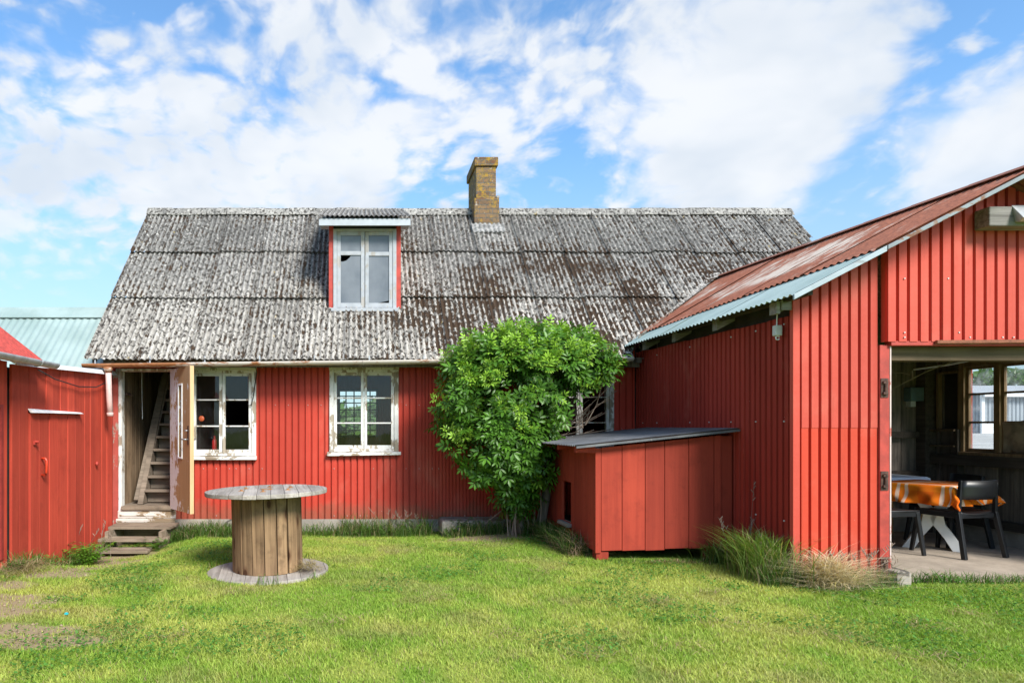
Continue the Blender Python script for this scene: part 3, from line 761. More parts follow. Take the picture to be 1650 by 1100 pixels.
# timber under the eaves
mb = MB(); mb.box(HX0, 3.6, EY + .10, EY + .125, 2.085, 2.20)
k = HX0 + .1
while k < 3.6: mb.box(k, k + .07, EY + .04, YW - .02, 2.135, 2.205); k += .62
part('eaves_board', mb, 'dark_wood', house)
mb = MB()
for a, b in ((XR0 + .06, XR0 + .085), (XR1 - .085, XR1 - .06)):
    mb.hexa([(a, EY + .02, EZ - .14), (b, EY + .02, EZ - .14), (a, RY, RZ - .14), (b, RY, RZ - .14), (a, EY + .02, EZ - .015), (b, EY + .02, EZ - .015), (a, RY, RZ - .015), (b, RY, RZ - .015)])
part('verge_board', mb, 'dark_wood', house)

# --- chimney
ch = MB()
def ringbox(x0, x1, y0, y1, z0, z1): ch.box(x0, x1, y0, y1, z0, z1)
ringbox(1.795, 2.20, 10.72, 11.56, 4.25, 4.998); ringbox(1.83, 2.155, 10.755, 11.53, 4.999, 5.52); ringbox(1.80, 2.185, 10.725, 11.56, 5.521, 5.665)
chim = part('chimney', ch, 'brick', house, bevel=.012)
mb = MB()
mb.box(1.84, 2.145, 10.77, 11.52, 5.667, 5.672); mb.box(2.157, 2.203, 10.72, 11.55, 5.0, 5.035)
part('mortar_cap', mb, 'plinth', chim)
mb = MB(); corr_sheet(mb, Vector((1.74, 10.56, roofz(10.56))) + nrm * .058, Vector((2.26, 10.56, roofz(10.56))) + nrm * .058, Vector((1.74, 10.73, roofz(10.73))) + nrm * .062, Vector((2.26, 10.73, roofz(10.73))) + nrm * .062, nrm, wsh / 9, .022, 1)
mb.at = {}
part('flashing', mb, m_simple('lime_stained_sheet', (.25, .245, .235), .9, .5, 20), chim, smooth=True)

# --- dormer
dorm = MB()
Zf0 = CH + 1.60; Zf1 = CH + 2.80
dz0 = roofz(DYF)
for xa, xb in ((DX0, DX0 + .062), (DX1 - .062, DX1)):   # red corner boards and cheeks
    dorm.box(xa, xb, DYF - .012, DYF + .03, dz0 - .01, Zf1)
    dorm.prism([(DYF + .031, dz0 - .05), (10.75, roofz(10.75) - .05), (10.75, Zf1 + .45), (DYF + .031, Zf1 - .01)], xa + .012, xb - .012, 'X')
dorm_o = part('dormer', dorm, 'red_trim', house)
mb = MB(); yf = 9.02; zf = CH + 2.795
corr_sheet(mb, (-.61, yf - .04, zf + .055), (.66, yf - .04, zf + .055), (-.61, 11.0, RZ + .055), (.66, 11.0, RZ + .055), Vector((0, -.33, .94)), .066, .022, nv=10)
part('dormer_roof', mb, 'cement', dorm_o, smooth=True)
mb = MB(); mb.box(-.60, .645, yf, yf + .022, zf - .075, zf + .022); mb.box(-.60, .645, yf + .023, DYF + .2, zf - .005, zf + .012)
part('fascia_board', mb, 'fascia', dorm_o, bevel=.004)
mb = MB()
wx0, wx1, wz0, wz1 = -.413, .463, dz0 + .005, CH + 2.735
yb = DYF - .03
mb.box(wx0, wx0 + .05, yb, yb + .06, wz0, wz1); mb.box(wx1 - .05, wx1, yb, yb + .06, wz0, wz1); mb.box(wx0 + .05, wx1 - .05, yb, yb + .06, wz1 - .035, wz1)
mb.box(wx0 - .03, wx1 + .03, yb - .03, yb + .05, wz0 - .05, wz0 - .001)
def leaf_bars(mb, x0, x1, z0, z1, y0, zsplits, st=.042, d=.04, bar=.024):
    mb.box(x0, x0 + st, y0, y0 + d, z0, z1); mb.box(x1 - st, x1, y0, y0 + d, z0, z1)
    mb.box(x0 + st, x1 - st, y0 + .001, y0 + d - .001, z0, z0 + st * 1.25); mb.box(x0 + st, x1 - st, y0 + .001, y0 + d - .001, z1 - st, z1)
    for z in zsplits: mb.box(x0 + st, x1 - st, y0 + .004, y0 + d - .004, z - bar / 2, z + bar / 2)
xm = (wx0 + wx1) / 2; zs = wz0 + (wz1 - wz0) * .695
leaf_bars(mb, wx0 + .052, xm - .004, wz0 + .01, wz1 - .037, yb + .012, [zs], .05, .036, .055)
leaf_bars(mb, xm + .004, wx1 - .052, wz0 + .01, wz1 - .037, yb + .012, [zs - .01], .05, .036, .055)
dw = part('dormer_window', mb, 'grey_peel', dorm_o, bevel=.003)
def poly_pane(mb, pts, y): mb.add([(x, y, z) for x, z in pts], [tuple(range(len(pts)))])
mb = MB(); yp = yb + .03
xa, xb, xc, xd = wx0 + .1, xm - .052, xm + .052, wx1 - .1; zb_, zt_ = wz0 + .06, wz1 - .08
poly_pane(mb, [(xa, zs + .02), (xb, zs + .02), (xb, zt_), (xa, zt_)], yp); poly_pane(mb, [(xc, zs + .02), (xd, zs + .02), (xd, zt_), (xc, zt_)], yp)
poly_pane(mb, [(xa, zb_), (xb, zb_), (xb, zs - .02), (xa + .15, zs - .02), (xa + .13, zs - .055), (xa + .08, zs - .10), (xa + .03, zs - .115), (xa, zs - .11)], yp)
poly_pane(mb, [(xc, zb_ + .01), (xc + .11, zb_ + .012), (xd - .06, zb_ + .035), (xd, zb_ + .05), (xd, zs - .02), (xc, zs - .02)], yp)
part('pane', mb, 'film', dorm_o, label='grey plastic film torn open at two corners')
mb = MB(); mb.box(DX0 + .08, DX1 - .08, DYF + .3, DYF + .32, dz0 - .2, Zf1 - .02); part('attic_backing', mb, 'dark', dorm_o)  # added dark sheet stands for the shade inside the attic

# --- ground-floor windows
def house_window(x0, x1, z0, z1, skip=(), sill_over=.03, tilt=0.0, board=.058):
    y0 = YW - .036
    mb = MB()
    mb.box(x0, x0 + board, y0, YW + .02, z0, z1); mb.box(x1 - board, x1, y0, YW + .02, z0, z1)
    mb.box(x0 - .006, x1 + .006, y0 - .008, YW + .02, z1 + .001, z1 + .05); mb.box(x0 + board, x1 - board, y0 + .006, YW + .02, z1 - .035, z1)
    mb.box(x0 + board, x1 - board, y0 + .003, YW + .02, z0, z0 + .035)
    for a, b in ((x0 + board + .001, x0 + board + .03), (x1 - board - .03, x1 - board - .001)): mb.box(a, b, YW - .006, YW + .085, z0 + .03, z1 - .03)
    w_ = part('window', mb, 'white_peel', house, bevel=.004)
    mb = MB(); 
    mb.hexa([(x0 - sill_over, y0 - .035, z0 - .052 - tilt), (x1 + sill_over, y0 - .035, z0 - .052 + tilt), (x0 - sill_over, YW, z0 - .05 - tilt), (x1 + sill_over, YW, z0 - .05 + tilt),
             (x0 - sill_over, y0 - .035, z0 - .012 - tilt), (x1 + sill_over, y0 - .035, z0 - .012 + tilt), (x0 - sill_over, YW, z0 - .001 - tilt * .2), (x1 + sill_over, YW, z0 - .001 + tilt * .2)])
    part('sill', mb, 'white_peel_h', w_, bevel=.005)
    xm = (x0 + x1) / 2; a, b = x0 + board + .003, x1 - board - .003; h = z1 - z0 - .075; zz = [z0 + .04 + h * t for t in (.335, .665)]
    for (p, q) in ((a, xm - .003), (xm + .003, b)):
        mb = MB(); leaf_bars(mb, p, q, z0 + .036, z1 - .036, YW - .022, zz, .038, .04, .018); part('casement', mb, 'white_peel', w_, bevel=.003)
    mb = MB(); cells = [z0 + .06] + zz + [z1 - .06]
    for ci, (p, q) in enumerate(((a + .03, xm - .033), (xm + .033, b - .03))):
        for r_ in range(3):
            if (ci, r_) in skip: continue
            ty = random.uniform(-.002, .002); mb.add([(p, YW + ty, cells[r_]), (q, YW - ty, cells[r_]), (q, YW - ty + .001, cells[r_ + 1]), (p, YW + ty + .001, cells[r_ + 1])], [(0, 1, 2, 3)])
    part('pane', mb, 'glass', w_); return w_
house_window(*wins[0], skip=[(1, 1)], sill_over=.01)
house_window(*wins[1], tilt=.008)
house_window(*wins[2], skip=[(1, 0), (1, 1), (0, 0)])
# rear window with small panes
mb = MB(); x0, x1, z0, z1 = RW
mb.box(x0, x0 + .04, BY - .06, BY + .02, z0, z1); mb.box(x1 - .04, x1, BY - .06, BY + .02, z0, z1); mb.box(x0 + .04, x1 - .04, BY - .06, BY + .02, z0, z0 + .04); mb.box(x0 + .04, x1 - .04, BY - .06, BY + .02, z1 - .04, z1)
for k in range(1, 5): t = x0 + (x1 - x0) * k / 5; mb.box(t - .012, t + .012, BY - .04, BY - .01, z0 + .04, z1 - .04)
for k in range(1, 7): t = z0 + (z1 - z0) * k / 7; mb.box(x0 + .04, x1 - .04, BY - .042, BY - .008, t - .01, t + .01)
rw = part('window', mb, 'dark_wood', house, label='rear window with many small panes')
mb = MB(); mb.add([(x0 + .03, BY - .025, z0 + .03), (x1 - .03, BY - .025, z0 + .03), (x1 - .03, BY - .025, z1 - .03), (x0 + .03, BY - .025, z1 - .03)], [(0, 1, 2, 3)]); part('pane', mb, 'glass', rw)

# --- doorway, hall and door
mb = MB(); dx0, dx1 = DOOR[0], DOOR[1]
mb.box(dx0 - .042, dx0, YW - .02, YW + .10, -.12, 2.05); mb.box(dx0 - .075, dx1 + .06, YW - .024, YW + .10, 2.051, 2.085); mb.box(dx1, dx1 + .05, YW - .01, YW + .10, .10, 2.05)
part('door_frame', mb, 'white_peel', house, bevel=.004)
mb = MB(); mb.box(dx0 - .115, dx0 - .044, YW - .03, YW + .02, -.15, 2.05); part('corner_board', mb, 'red_peel_dk', house)
mb = MB(); mb.box(dx0 + .001, dx1 + .06, YW - .06, YW + .12, .195, .252); part('threshold', mb, 'old_wood', house, bevel=.012)
mb = MB(); mb.box(dx0 - .05, dx1 + .065, YW - .035, YW + .05, .085, .19); mb.box(dx0 - .07, dx1 + .06, YW - .05, YW + .05, .03, .083); mb.box(dx0 - .02, dx1 - .2, YW - .045, YW - .03, .115, .15)
part('rotten_sill', mb, 'rot_wood', house, bevel=.012)
mb = MB(); planks(mb, (dx0 - .02, 0, 0), (0, 1, 0), (-1, 0, 0), YW + .10, YW + 1.9, .25, lambda u: min(3.0, roofz(u) - .14), .17, .03); part('hall_wall', mb, 'brown_board', house)
mb = MB(); mb.box(dx0 - .05, -2.36, YW + 1.95, YW + 1.98, .25, 3.4); part('hall_wall', mb, 'dark', house)
st = MB(); sx0, sx1 = -2.99, -2.40
for k in range(12):
    yk = 9.12 + .124 * k; zk = .45 + .182 * k
    st.box(sx0, sx1, yk - .03, yk + .13, zk - .035, zk, random.random()); st.box(sx0, sx1, yk + .10, yk + .118, zk - .185, zk - .036, .25)
stair = part('staircase', st, 'stair_wood', house, bevel=.004)
mb = MB(); 
for xx in (sx0 - .075, ):
    mb.hexa([(xx, 9.02, .26), (xx + .07, 9.02, .26), (xx, 9.22, .26), (xx + .07, 9.22, .26), (xx, 10.42, 2.50), (xx + .07, 10.42, 2.50), (xx, 10.62, 2.50), (xx + .07, 10.62, 2.50)])
mb.bar((sx0 - .09, 9.12, .30), (sx0 - .03, 10.2, 2.1), .03, .13, up=(1, 0, 0))
part('stringer', mb, 'stair_wood', stair)
mb = MB(); mb.box(dx0 - .018, dx0 + .01, YW + .16, YW + .30, 1.74, 1.775)
for k in range(4): mb.bar((dx0 + .01, YW + .18 + k * .033, 1.755), (dx0 + .05, YW + .18 + k * .033, 1.735), .008, .008)
part('coat_hooks', mb, 'iron', house)
mb = MB(); mb.tube([(-3.10, 9.3, 2.2), (-3.10, 9.31, 1.8), (-3.09, 9.3, 1.42)], .004, 5); part('cord', mb, 'paper', house)
# door leaf, opened outwards past square; local x runs from hinge to latch
DW, DH = .685, 1.85; th = R(126)
def make_door():
    d = bpy.data.objects.new('door', bpy.data.meshes.new('door'))
    return d
mb = MB(); sx, sw, sz0, sz1 = .33, .105, .70, 1.62
# leaf with a glazed slot, built round the slot, local origin at the hinge foot
T = .042
mb.box(0, sx, 0, T, 0, DH, .5); mb.box(sx + sw + .001, DW, 0, T, 0, DH, .5); mb.box(sx, sx + sw + .001, .0, T, 0, sz0, .5); mb.box(sx, sx + sw + .001, 0, T, sz1, DH, .5)
WO_house = WO[house.name]
hinge = Vector((-2.575, YW - .04, .222))
def dpart(name, mb, m, parent, **k):
    o = link_mesh(name, mb, M[m], None, **k); o.parent = parent; return o
door = dpart('door', mb, 'door', house)
door.location = hinge - WO_house
ang = math.pi + th                      # closed points to -X; swings out towards the camera
door.rotation_euler = (0, 0, ang)
mb = MB(); mb.box(DW + .0005, DW + .035, -.004, T + .003, 0.0, DH); dpart('door_edge', mb, 'door_edge', door)
mb = MB()
for yy in (-.013, T + .001):
    mb.box(sx - .022, sx, yy, yy + .012, sz0 - .022, sz1 + .022); mb.box(sx + sw, sx + sw + .022, yy, yy + .012, sz0 - .022, sz1 + .022)
    mb.box(sx, sx + sw, yy, yy + .012, sz0 - .022, sz0); mb.box(sx, sx + sw, yy, yy + .012, sz1, sz1 + .022)
dpart('glazing_bead', mb, 'white_trim', door, bevel=.003)
mb = MB(); mb.add([(sx, T * .5, sz0), (sx + sw, T * .5, sz0), (sx + sw, T * .5, sz1), (sx, T * .5, sz1)], [(0, 1, 2, 3)]); dpart('pane', mb, 'glass_dirty', door)
mb = MB(); hx = DW - .035
mb.box(hx - .022, hx + .022, -.006, -.0005, .86, 1.10); mb.box(hx - .022, hx + .022, T + .0005, T + .006, .86, 1.10)
dpart('lock_plate', mb, 'iron', door)
mb = MB()
for s_, y0 in ((-1, -.002), (1, T + .002)):
    mb.tube([(hx, y0, .93), (hx, y0 + s_ * .05, .93), (hx - .10, y0 + s_ * .055, .93)], .009, 8); mb.tube([(hx, y0, 1.04), (hx, y0 + s_ * .03, 1.04), (hx - .02, y0 + s_ * .035, 1.04)], .008, 8)
dpart('door_handle', mb, 'steel', door, smooth=True)

# --- gutter with brackets, downpipe
def gut_z(x): return 2.105 + .085 * (x + 3.56) / 7.0
gy = 8.43
def half_pipe(mb, xs_, yc, zf, rad, t=.004, seg=10):
    for (xa, xb) in zip(xs_, xs_[1:]):
        v = []
        for x in (xa, xb):
            for rr_ in (rad, rad - t):
                for k in range(seg + 1):
                    a = math.pi + math.pi * k / seg; v.append((x, yc + rr_ * math.cos(a), zf(x) + rr_ * math.sin(a)))
        n1 = seg + 1; f = []
        for k in range(seg): f += [(k, k + 1, 2 * n1 + k + 1, 2 * n1 + k), (n1 + k, 3 * n1 + k, 3 * n1 + k + 1, n1 + k + 1)]
        f += [(0, 2 * n1, 3 * n1, n1), (seg, n1 + seg, 3 * n1 + seg, 2 * n1 + seg)]
        mb.add(v, f)
    for x in (xs_[0], xs_[-1]):
        v = [(x, yc + rad * math.cos(math.pi + math.pi * k / seg), zf(x) + rad * math.sin(math.pi + math.pi * k / seg)) for k in range(seg + 1)]; mb.add(v, [tuple(range(seg + 1))])
mb = MB(); half_pipe(mb, [-3.555 + k * .6 for k in range(12)] + [3.42], gy, gut_z, .052)
gx = -3.3
while gx < 3.3: mb.tube([(gx, gy + .056 * math.cos(a), gut_z(gx) + .056 * math.sin(a)) for a in np.linspace(math.pi, 2 * math.pi, 9)], .0045, 5); gx += 1.1
gut = part('gutter', mb, 'gutter', house, smooth=True)
gx = -3.42
while gx < 3.4:
    mb = MB(); mb.box(gx - .009, gx + .009, gy + .045, gy + .052, gut_z(gx) - .01, 2.215); mb.bar((gx, gy + .048, gut_z(gx) + .004), (gx, gy - .05, gut_z(gx) + .006), .016, .004)
    part('gutter_bracket', mb, 'galv', gut); gx += .70
mb = MB(); zt = gut_z(-3.2)
mb.tube([(-3.235, gy, zt - .045), (-3.235, gy, zt - .075), (-3.235, gy + .005, zt - .11)], [.062, .055, .04], 12)
part('outlet', mb, 'gutter', gut, smooth=True)
mb = MB(); mb.tube([(-3.235, gy + .005, zt - .10), (-3.228, gy + .01, zt - .4), (-3.215, gy + .012, zt - .66)], [.036, .037, .038], 12); mb.tube([(-3.217, gy + .012, zt - .62), (-3.215, gy + .012, zt - .665)], .041, 12)
part('downpipe', mb, 'pink_pipe', house, smooth=True)
# cable down the first window
a = wins[0][1]; mb = MB(); mb.tube([(a - .7, YW - .05, 2.12), (a - .3, YW - .055, 2.115), (a + .0, YW - .055, 2.10), (a + .015, YW - .05, 2.04), (a - .01, YW - .06, 1.86), (a - .03, YW - .062, 1.70), (a - .055, YW - .058, 1.60), (a - .11, YW - .045, 1.585)], .006, 6)
part('cable', mb, 'wire', house, smooth=True)

# things on the inner sills
solo('food_tub', MB().prism([(.30, .99), (.44, .99), (.455, 1.04), (.285, 1.04)], YW + .16, YW + .26, 'Y'), 'mesh_red', (.37, YW + .2, .99), 'red plastic tub on the sill inside the middle window', 'tub')
solo('folded_paper', MB().hexa([(-.36, YW + .14, .965), (-.20, YW + .14, .965), (-.30, YW + .30, .965), (-.16, YW + .30, .965), (-.36, YW + .14, .975), (-.20, YW + .14, .99), (-.30, YW + .30, .98), (-.16, YW + .30, 1.02)]), 'paper', (-.28, YW + .2, .965), 'pale folded paper lying on the sill inside the middle window', 'paper')
for (a, b, c, d) in wins[:2]:
    mb = MB(); mb.box(a + .02, b - .02, YW + .11, YW + .34, c - .01, c + .022); part('inner_sill', mb, 'brown_board', house)
zi = wins[0][2] + .022
solo('extinguisher', MB().lathe([(0, 0 + zi), (.032, zi), (.034, zi + .02), (.034, zi + .17), (.02, zi + .2), (.012, zi + .21), (.012, zi + .24), (0, zi + .24)], -2.035, YW + .2, 14), 'mesh_red', (-2.035, YW + .2, zi), 'small red bottle standing on the sill inside the left window', 'bottle', smooth=True)
solo('clear_bottle', MB().lathe([(0, zi), (.03, zi), (.03, zi + .12), (.012, zi + .17), (.012, zi + .21), (0, zi + .21)], -1.94, YW + .2, 12), 'box_grey', (-1.94, YW + .2, zi), 'grey bottle standing right of the red bottle inside the left window', 'bottle', smooth=True)
mb = MB(); mb.lathe([(0, .0), (.032, .01), (.04, .02), (.035, .035), (0, .04)], 0, 0, 18)
mb.v = [(-2.20 + x, YW + .13 + z * .5, 1.42 + y * 1.0) for x, y, z in mb.v]
solo('orange_reel', mb, 'orange_pl', (-2.2, YW + .14, 1.36), 'orange round plastic reel hanging inside the left window', 'reel', smooth=True)

# ================================================================== STEPS, STONE
steps = thing('wooden_steps', (-2.9, 8.5, -.2), 'weathered grey wooden steps leading up to the open door', 'steps')
def tread(x0, x1, y0, y1, z): 
    mb = MB(); n_ = 2
    for k in range(n_):
        a = y0 + (y1 - y0) * k / n_; b = y0 + (y1 - y0) * (k + 1) / n_ - .006; mb.box(x0 + random.uniform(-.01, .01), x1 + random.uniform(-.02, .02), a, b, z - .035, z + random.uniform(0, .004))
    part('tread', mb, 'old_wood', steps, bevel=.006)
tread(-3.25, -2.45, 8.44, 8.83, .040); tread(-3.27, -2.44, 8.18, 8.42, -.075); tread(-3.20, -2.58, 7.90, 8.14, -.165)
mb = MB(); mb.box(-2.54, -2.50, 8.25, 8.82, -.25, .008); mb.box(-3.21, -3.17, 8.25, 8.82, -.25, .008); mb.box(-3.20, -2.56, 8.80, 8.825, -.24, .0)
part('side_board', mb, 'old_wood', steps)
mb = MB(); xs0, xs1 = 1.0, 1.82
for k in range(2): mb.box(xs0, xs1, 8.44, 8.86, -.15, .115)
mb = MB(); mb.box(xs0, xs1, 8.44, 8.862, -.15, .115)
st_ = solo('stone_step', mb, 'plinth', (1.4, 8.6, -.1), 'low grey stone step lying against the red wall left of the bush', 'stone step', bevel=.03)

# ================================================================== LEFT WING
WX = -3.33
wing = thing('plank_wall', (WX, 7.5, -.2), 'red upright plank wall with hatch door running up to the house corner', 'wall')
def wtop(u): return 1.90 + (u - 6.1) * .038
mb = MB(); HA = (6.62, 7.82, -.5, 1.47)
planks(mb, (WX, 0, 0), (0, 1, 0), (-1, 0, 0), 6.30, 8.86, lambda u: float(gz(WX + .1, u)) - .04 + (.03 if u > 8.2 else 0), wtop, .165, .028, [HA], gap=.011, jit=.014)
part('boards', mb, 'red_board', wing, bevel=.003)
mb = MB(); mb.box(WX - .075, WX - .055, 6.31, 8.85, -.3, 1.88); part('backing', mb, 'dark', wing)  # added dark sheet so the gaps between boards look shaded
mb = MB(); planks(mb, (WX + .012, 0, 0), (0, 1, 0), (-1, 0, 0), HA[0] + .01, HA[1] - .01, lambda u: float(gz(WX + .1, u)) - .02, HA[3] - .02, .215, .026, gap=.010, jit=.008)
ht = part('hatch_door', mb, 'red_board', wing, bevel=.003)
mb = MB(); mb.hexa([(WX + .02, HA[0] - .01, 1.452), (WX + .06, HA[0] - .01, 1.452), (WX + .02, HA[1] - .02, 1.458), (WX + .05, HA[1] - .02, 1.462), (WX - .01, HA[0] - .01, 1.492), (WX + .015, HA[0] - .01, 1.492), (WX - .01, HA[1] - .02, 1.478), (WX + .015, HA[1] - .02, 1.478)])
part('top_strip', mb, 'white_trim', ht)
hy = 6.86
mb = MB(); mb.tube([(WX + .01, hy, .985), (WX + .05, hy, .985), (WX + .062, hy, .96), (WX + .062, hy, .84), (WX + .05, hy, .815), (WX + .01, hy, .815)], .012, 8)
part('handle', mb, m_simple('orange_red_handle', (.55, .05, .02), .35), ht, smooth=True)
mb = MB(); mb.box(WX + .013, WX + .025, 6.68, 6.73, 1.13, 1.17); mb.tube([(WX + .02, 6.705, 1.16), (WX + .06, 6.705, 1.16)], .014, 8); part('latch', mb, 'red_trim', ht)
mb = MB(); mb.lathe([(0, 0), (.028, .004), (.03, .018), (.02, .03), (0, .034)], 0, 0, 14); mb.v = [(WX + z, 8.28 + x, .85 + y) for x, y, z in mb.v]; mb.tube([(WX - .005, 8.28, .85), (WX + .01, 8.28, .85)], .015, 8); part('knob', mb, 'red_trim', wing, smooth=True)
mb = MB(); mb.hexa([(WX + .03, 6.3, 1.905), (WX + .05, 6.3, 1.895), (WX + .03, 8.87, wtop(8.87) - .0), (WX + .05, 8.87, wtop(8.87) - .01), (WX - .05, 6.3, 1.95), (WX + .012, 6.3, 1.945), (WX - .05, 8.87, wtop(8.87) + .05), (WX + .012, 8.87, wtop(8.87) + .045)])
part('white_flashing', mb, 'white_trim', wing, bevel=.003)
mb = MB(); mb.tube([(WX + .03, 6.75, 1.89), (WX + .035, 7.1, 1.82), (WX + .035, 7.7, 1.775), (WX + .035, 8.2, 1.80), (WX + .03, 8.62, 1.90)], .007, 6); part('cable', mb, 'wire', wing, smooth=True)
# near wing with red roof
near = thing('red_outbuilding', (-4.4, 4.6, 0), 'red outbuilding with faded red metal roof and grey gutter at the left edge', 'outbuilding')
nx_ = -3.36
mb = MB(); planks(mb, (nx_, 0, 0), (0, 1, 0), (-1, 0, 0), 2.6, 6.275, -.1, 1.93, .17, .028, [(5.3, 6.19, -.5, 1.52)]); part('side_wall', mb, 'red_board', near)
mb = MB(); planks(mb, (0, 6.24, 0), (-1, 0, 0), (0, -1, 0), 3.39, 5.8, -.2, lambda u: 1.93 + (min(u, 9.2 - u) - 3.39) * .75 if u > 3.39 else 1.93, .17, .028); part('end_wall', mb, 'red_board', near)
mb = MB(); z = .12
while z < 1.48: mb.hexa([(nx_ - .03, 5.34, z), (nx_ + .0, 5.34, z - .012), (nx_ - .03, 6.15, z), (nx_ + .0, 6.15, z - .012), (nx_ - .03, 5.34, z + .012), (nx_ + .0, 5.34, z), (nx_ - .03, 6.15, z + .012), (nx_ + .0, 6.15, z)]); z += .035
mb.box(nx_ - .06, nx_ - .04, 5.3, 6.19, .1, 1.5)
for a, b in ((5.3, 5.34), (6.15, 6.19)): mb.box(nx_ - .03, nx_ + .01, a, b, .08, 1.52)
mb.box(nx_ - .03, nx_ + .008, 5.341, 6.149, 1.49, 1.52)
part('louvre_door', mb, 'dark_louvre', near)
mb = MB(); corr_sheet(mb, (-3.15, 2.6, 1.96), (-3.15, 6.60, 1.96), (-4.6, 2.6, 3.10), (-4.6, 6.60, 3.10), Vector((.67, 0, .74)), .076, .018, nv=3)
corr_sheet(mb, (-6.05, 2.6, 1.96), (-6.05, 6.60, 1.96), (-4.6, 2.6, 3.10), (-4.6, 6.60, 3.10), Vector((-.67, 0, .74)), .076, .018, nv=1)
part('roof', mb, 'red_roof', near, smooth=True)
mb = MB(); tmp = MB(); half_pipe(tmp, [2.6, 4.0, 5.0, 6.0, 6.66], 0, lambda x: 1.942, .055)
mb.add([(-3.09 + v[1], v[0], v[2]) for v in tmp.v], tmp.f); 
for yy in (4.6, 5.5, 6.3): mb.tube([(-3.09 + .058 * math.cos(a), yy, 1.942 + .058 * math.sin(a)) for a in np.linspace(math.pi, 2 * math.pi, 9)], .005, 5)
part('gutter', mb, 'galv', near, smooth=True)
# teal-roofed lean-to behind
lean = thing('teal_outbuilding', (-5.5, 9.8, 0), 'outbuilding with pale teal corrugated roof behind the red plank wall', 'outbuilding')
mb = MB(); corr_sheet(mb, (-8.2, 8.84, 1.98), (-3.40, 8.84, 1.98), (-8.2, 9.96, 3.06), (-3.40, 9.96, 3.06), Vector((0, -.694, .72)), .105, .014, nv=2, n=8); part('roof', mb, 'teal', lean, smooth=True)
mb = MB(); corr_sheet(mb, (-8.2, 11.08, 1.98), (-3.40, 11.08, 1.98), (-8.2, 9.96, 3.06), (-3.40, 9.96, 3.06), Vector((0, .694, .72)), .19, .02, nv=1); part('rear_roof', mb, 'teal', lean, smooth=True)
mb = MB(); mb.prism([(9.78, 2.925), (9.96, 3.10), (10.14, 2.925), (10.14, 2.913), (9.96, 3.085), (9.78, 2.913)], -8.2, -3.405, 'X'); part('ridge_cap', mb, 'teal', lean)
mb = MB(); planks(mb, (0, 8.98, 0), (1, 0, 0), (0, 1, 0), -8.1, -3.42, -.3, 2.02, .17, .03); planks(mb, (-8.1, 0, 0), (0, 1, 0), (1, 0, 0), 9.02, 10.9, -.3, 2.05, .17, .03); part('wall', mb, 'red_board', lean)

# ================================================================== BARN
BX, BF = 3.65, 5.60
barn = thing('barn', (5.37, 7.2, 0), 'red corrugated barn with rusty roof and wide open doorway at the right', 'barn')
BB = 8.36; BE = 7.10
def ridge(y): k = (y - 5.25) / 4.5; return 5.37 - .138 * k, CH + 2.07 + .11 * k
EVX, EVZ = 3.40, CH + 1.04
def bz(x, y=5.6):   # roof surface height
    rx_, rz_ = ridge(y)
    return EVZ + (x - EVX) * (rz_ - EVZ) / (rx_ - EVX) if x < rx_ else rz_ - (x - rx_) * (rz_ - EVZ) / (rx_ - EVX)
OP0, OP1, OPZ = 4.435, 6.88, 1.995
mb = MB(); corr_wall(mb, (0, BF, 0), (1, 0, 0), (0, 1, 0), BX + .004, 4.345, 1.305, lambda u: bz(u) - .045, (), 'trap', .083, .032, BX + .05, .70)
part('gable_sheet', mb, 'red_barn_up', barn, label='faded coral red sheet left of the barn doorway, upper half')
mb = MB(); corr_wall(mb, (0, BF + .004, 0), (1, 0, 0), (0, 1, 0), BX + .004, 4.345, .03, 1.315, (), 'trap', .083, .032, BX + .05, .70)
part('gable_sheet', mb, 'red_barn_low', barn, label='bright red sheet left of the barn doorway, lower half')
mb = MB(); corr_wall(mb, (0, BF - .05, 0), (1, 0, 0), (0, 1, 0), 4.365, 4.85, 2.025, lambda u: bz(u) - .05, (), 'trap', .091, .034, 4.39, .70)
corr_wall(mb, (0, BF - .054, 0), (1, 0, 0), (0, 1, 0), 4.83, 5.35, 2.03, lambda u: bz(u) - .05, (), 'trap', .091, .034, 4.39, .70)
corr_wall(mb, (0, BF - .05, 0), (1, 0, 0), (0, 1, 0), 5.33, 7.08, 2.03, lambda u: bz(u) - .05, (), 'trap', .091, .034, 4.39, .70)
mb.add([(4.365, BF - .05, 2.025), (4.365, BF - .002, 2.025), (4.365, BF - .002, bz(4.365) - .05), (4.365, BF - .05, bz(4.365) - .05)], [(0, 1, 2, 3)])
part('upper_gable_panel', mb, 'red_barn_up', barn, label='projecting faded red panel above the barn doorway')
mb = MB()
for k in range(24):
    x = 4.43 + .091 * round(random.uniform(0, 28)); z = random.choice([2.06, 2.1, 2.55, 2.95]); 
    if z < bz(x) - .15: mb.box(x - .005, x + .005, BF - .060, BF - .0545, z - .005, z + .005)
part('nail_heads', mb, 'box_grey', barn)
mb = MB(); corr_wall(mb, (0, BF, 0), (1, 0, 0), (0, 1, 0), OP1 + .1, 7.09, .03, 2.0, (), 'trap', .083, .022, 6.9, .70); part('gable_sheet', mb, 'red_barn_low', barn)
for a, b in ((4.346, OP0), (OP1, OP1 + .1)): mb = MB(); mb.box(a, b, BF - .016, BF + .06, .02, 2.0); part('door_post', mb, 'red_trim', barn, bevel=.004)
mb = MB(); mb.box(OP0 - .007, OP0 + .004, BF - .02, BF + .04, .03, 1.99); part('worn_edge', mb, m_wood('worn_pink_edge', (.40, .08, .06), (.46, .12, .09), 'Z', 1, .1, paint=(.62, .50, .47), peel=.46), barn)
mb = MB(); mb.box(4.42, 7.05, BF - .045, BF + .03, 1.993, 2.03); part('lintel_board', mb, 'red_trim', barn, bevel=.003)
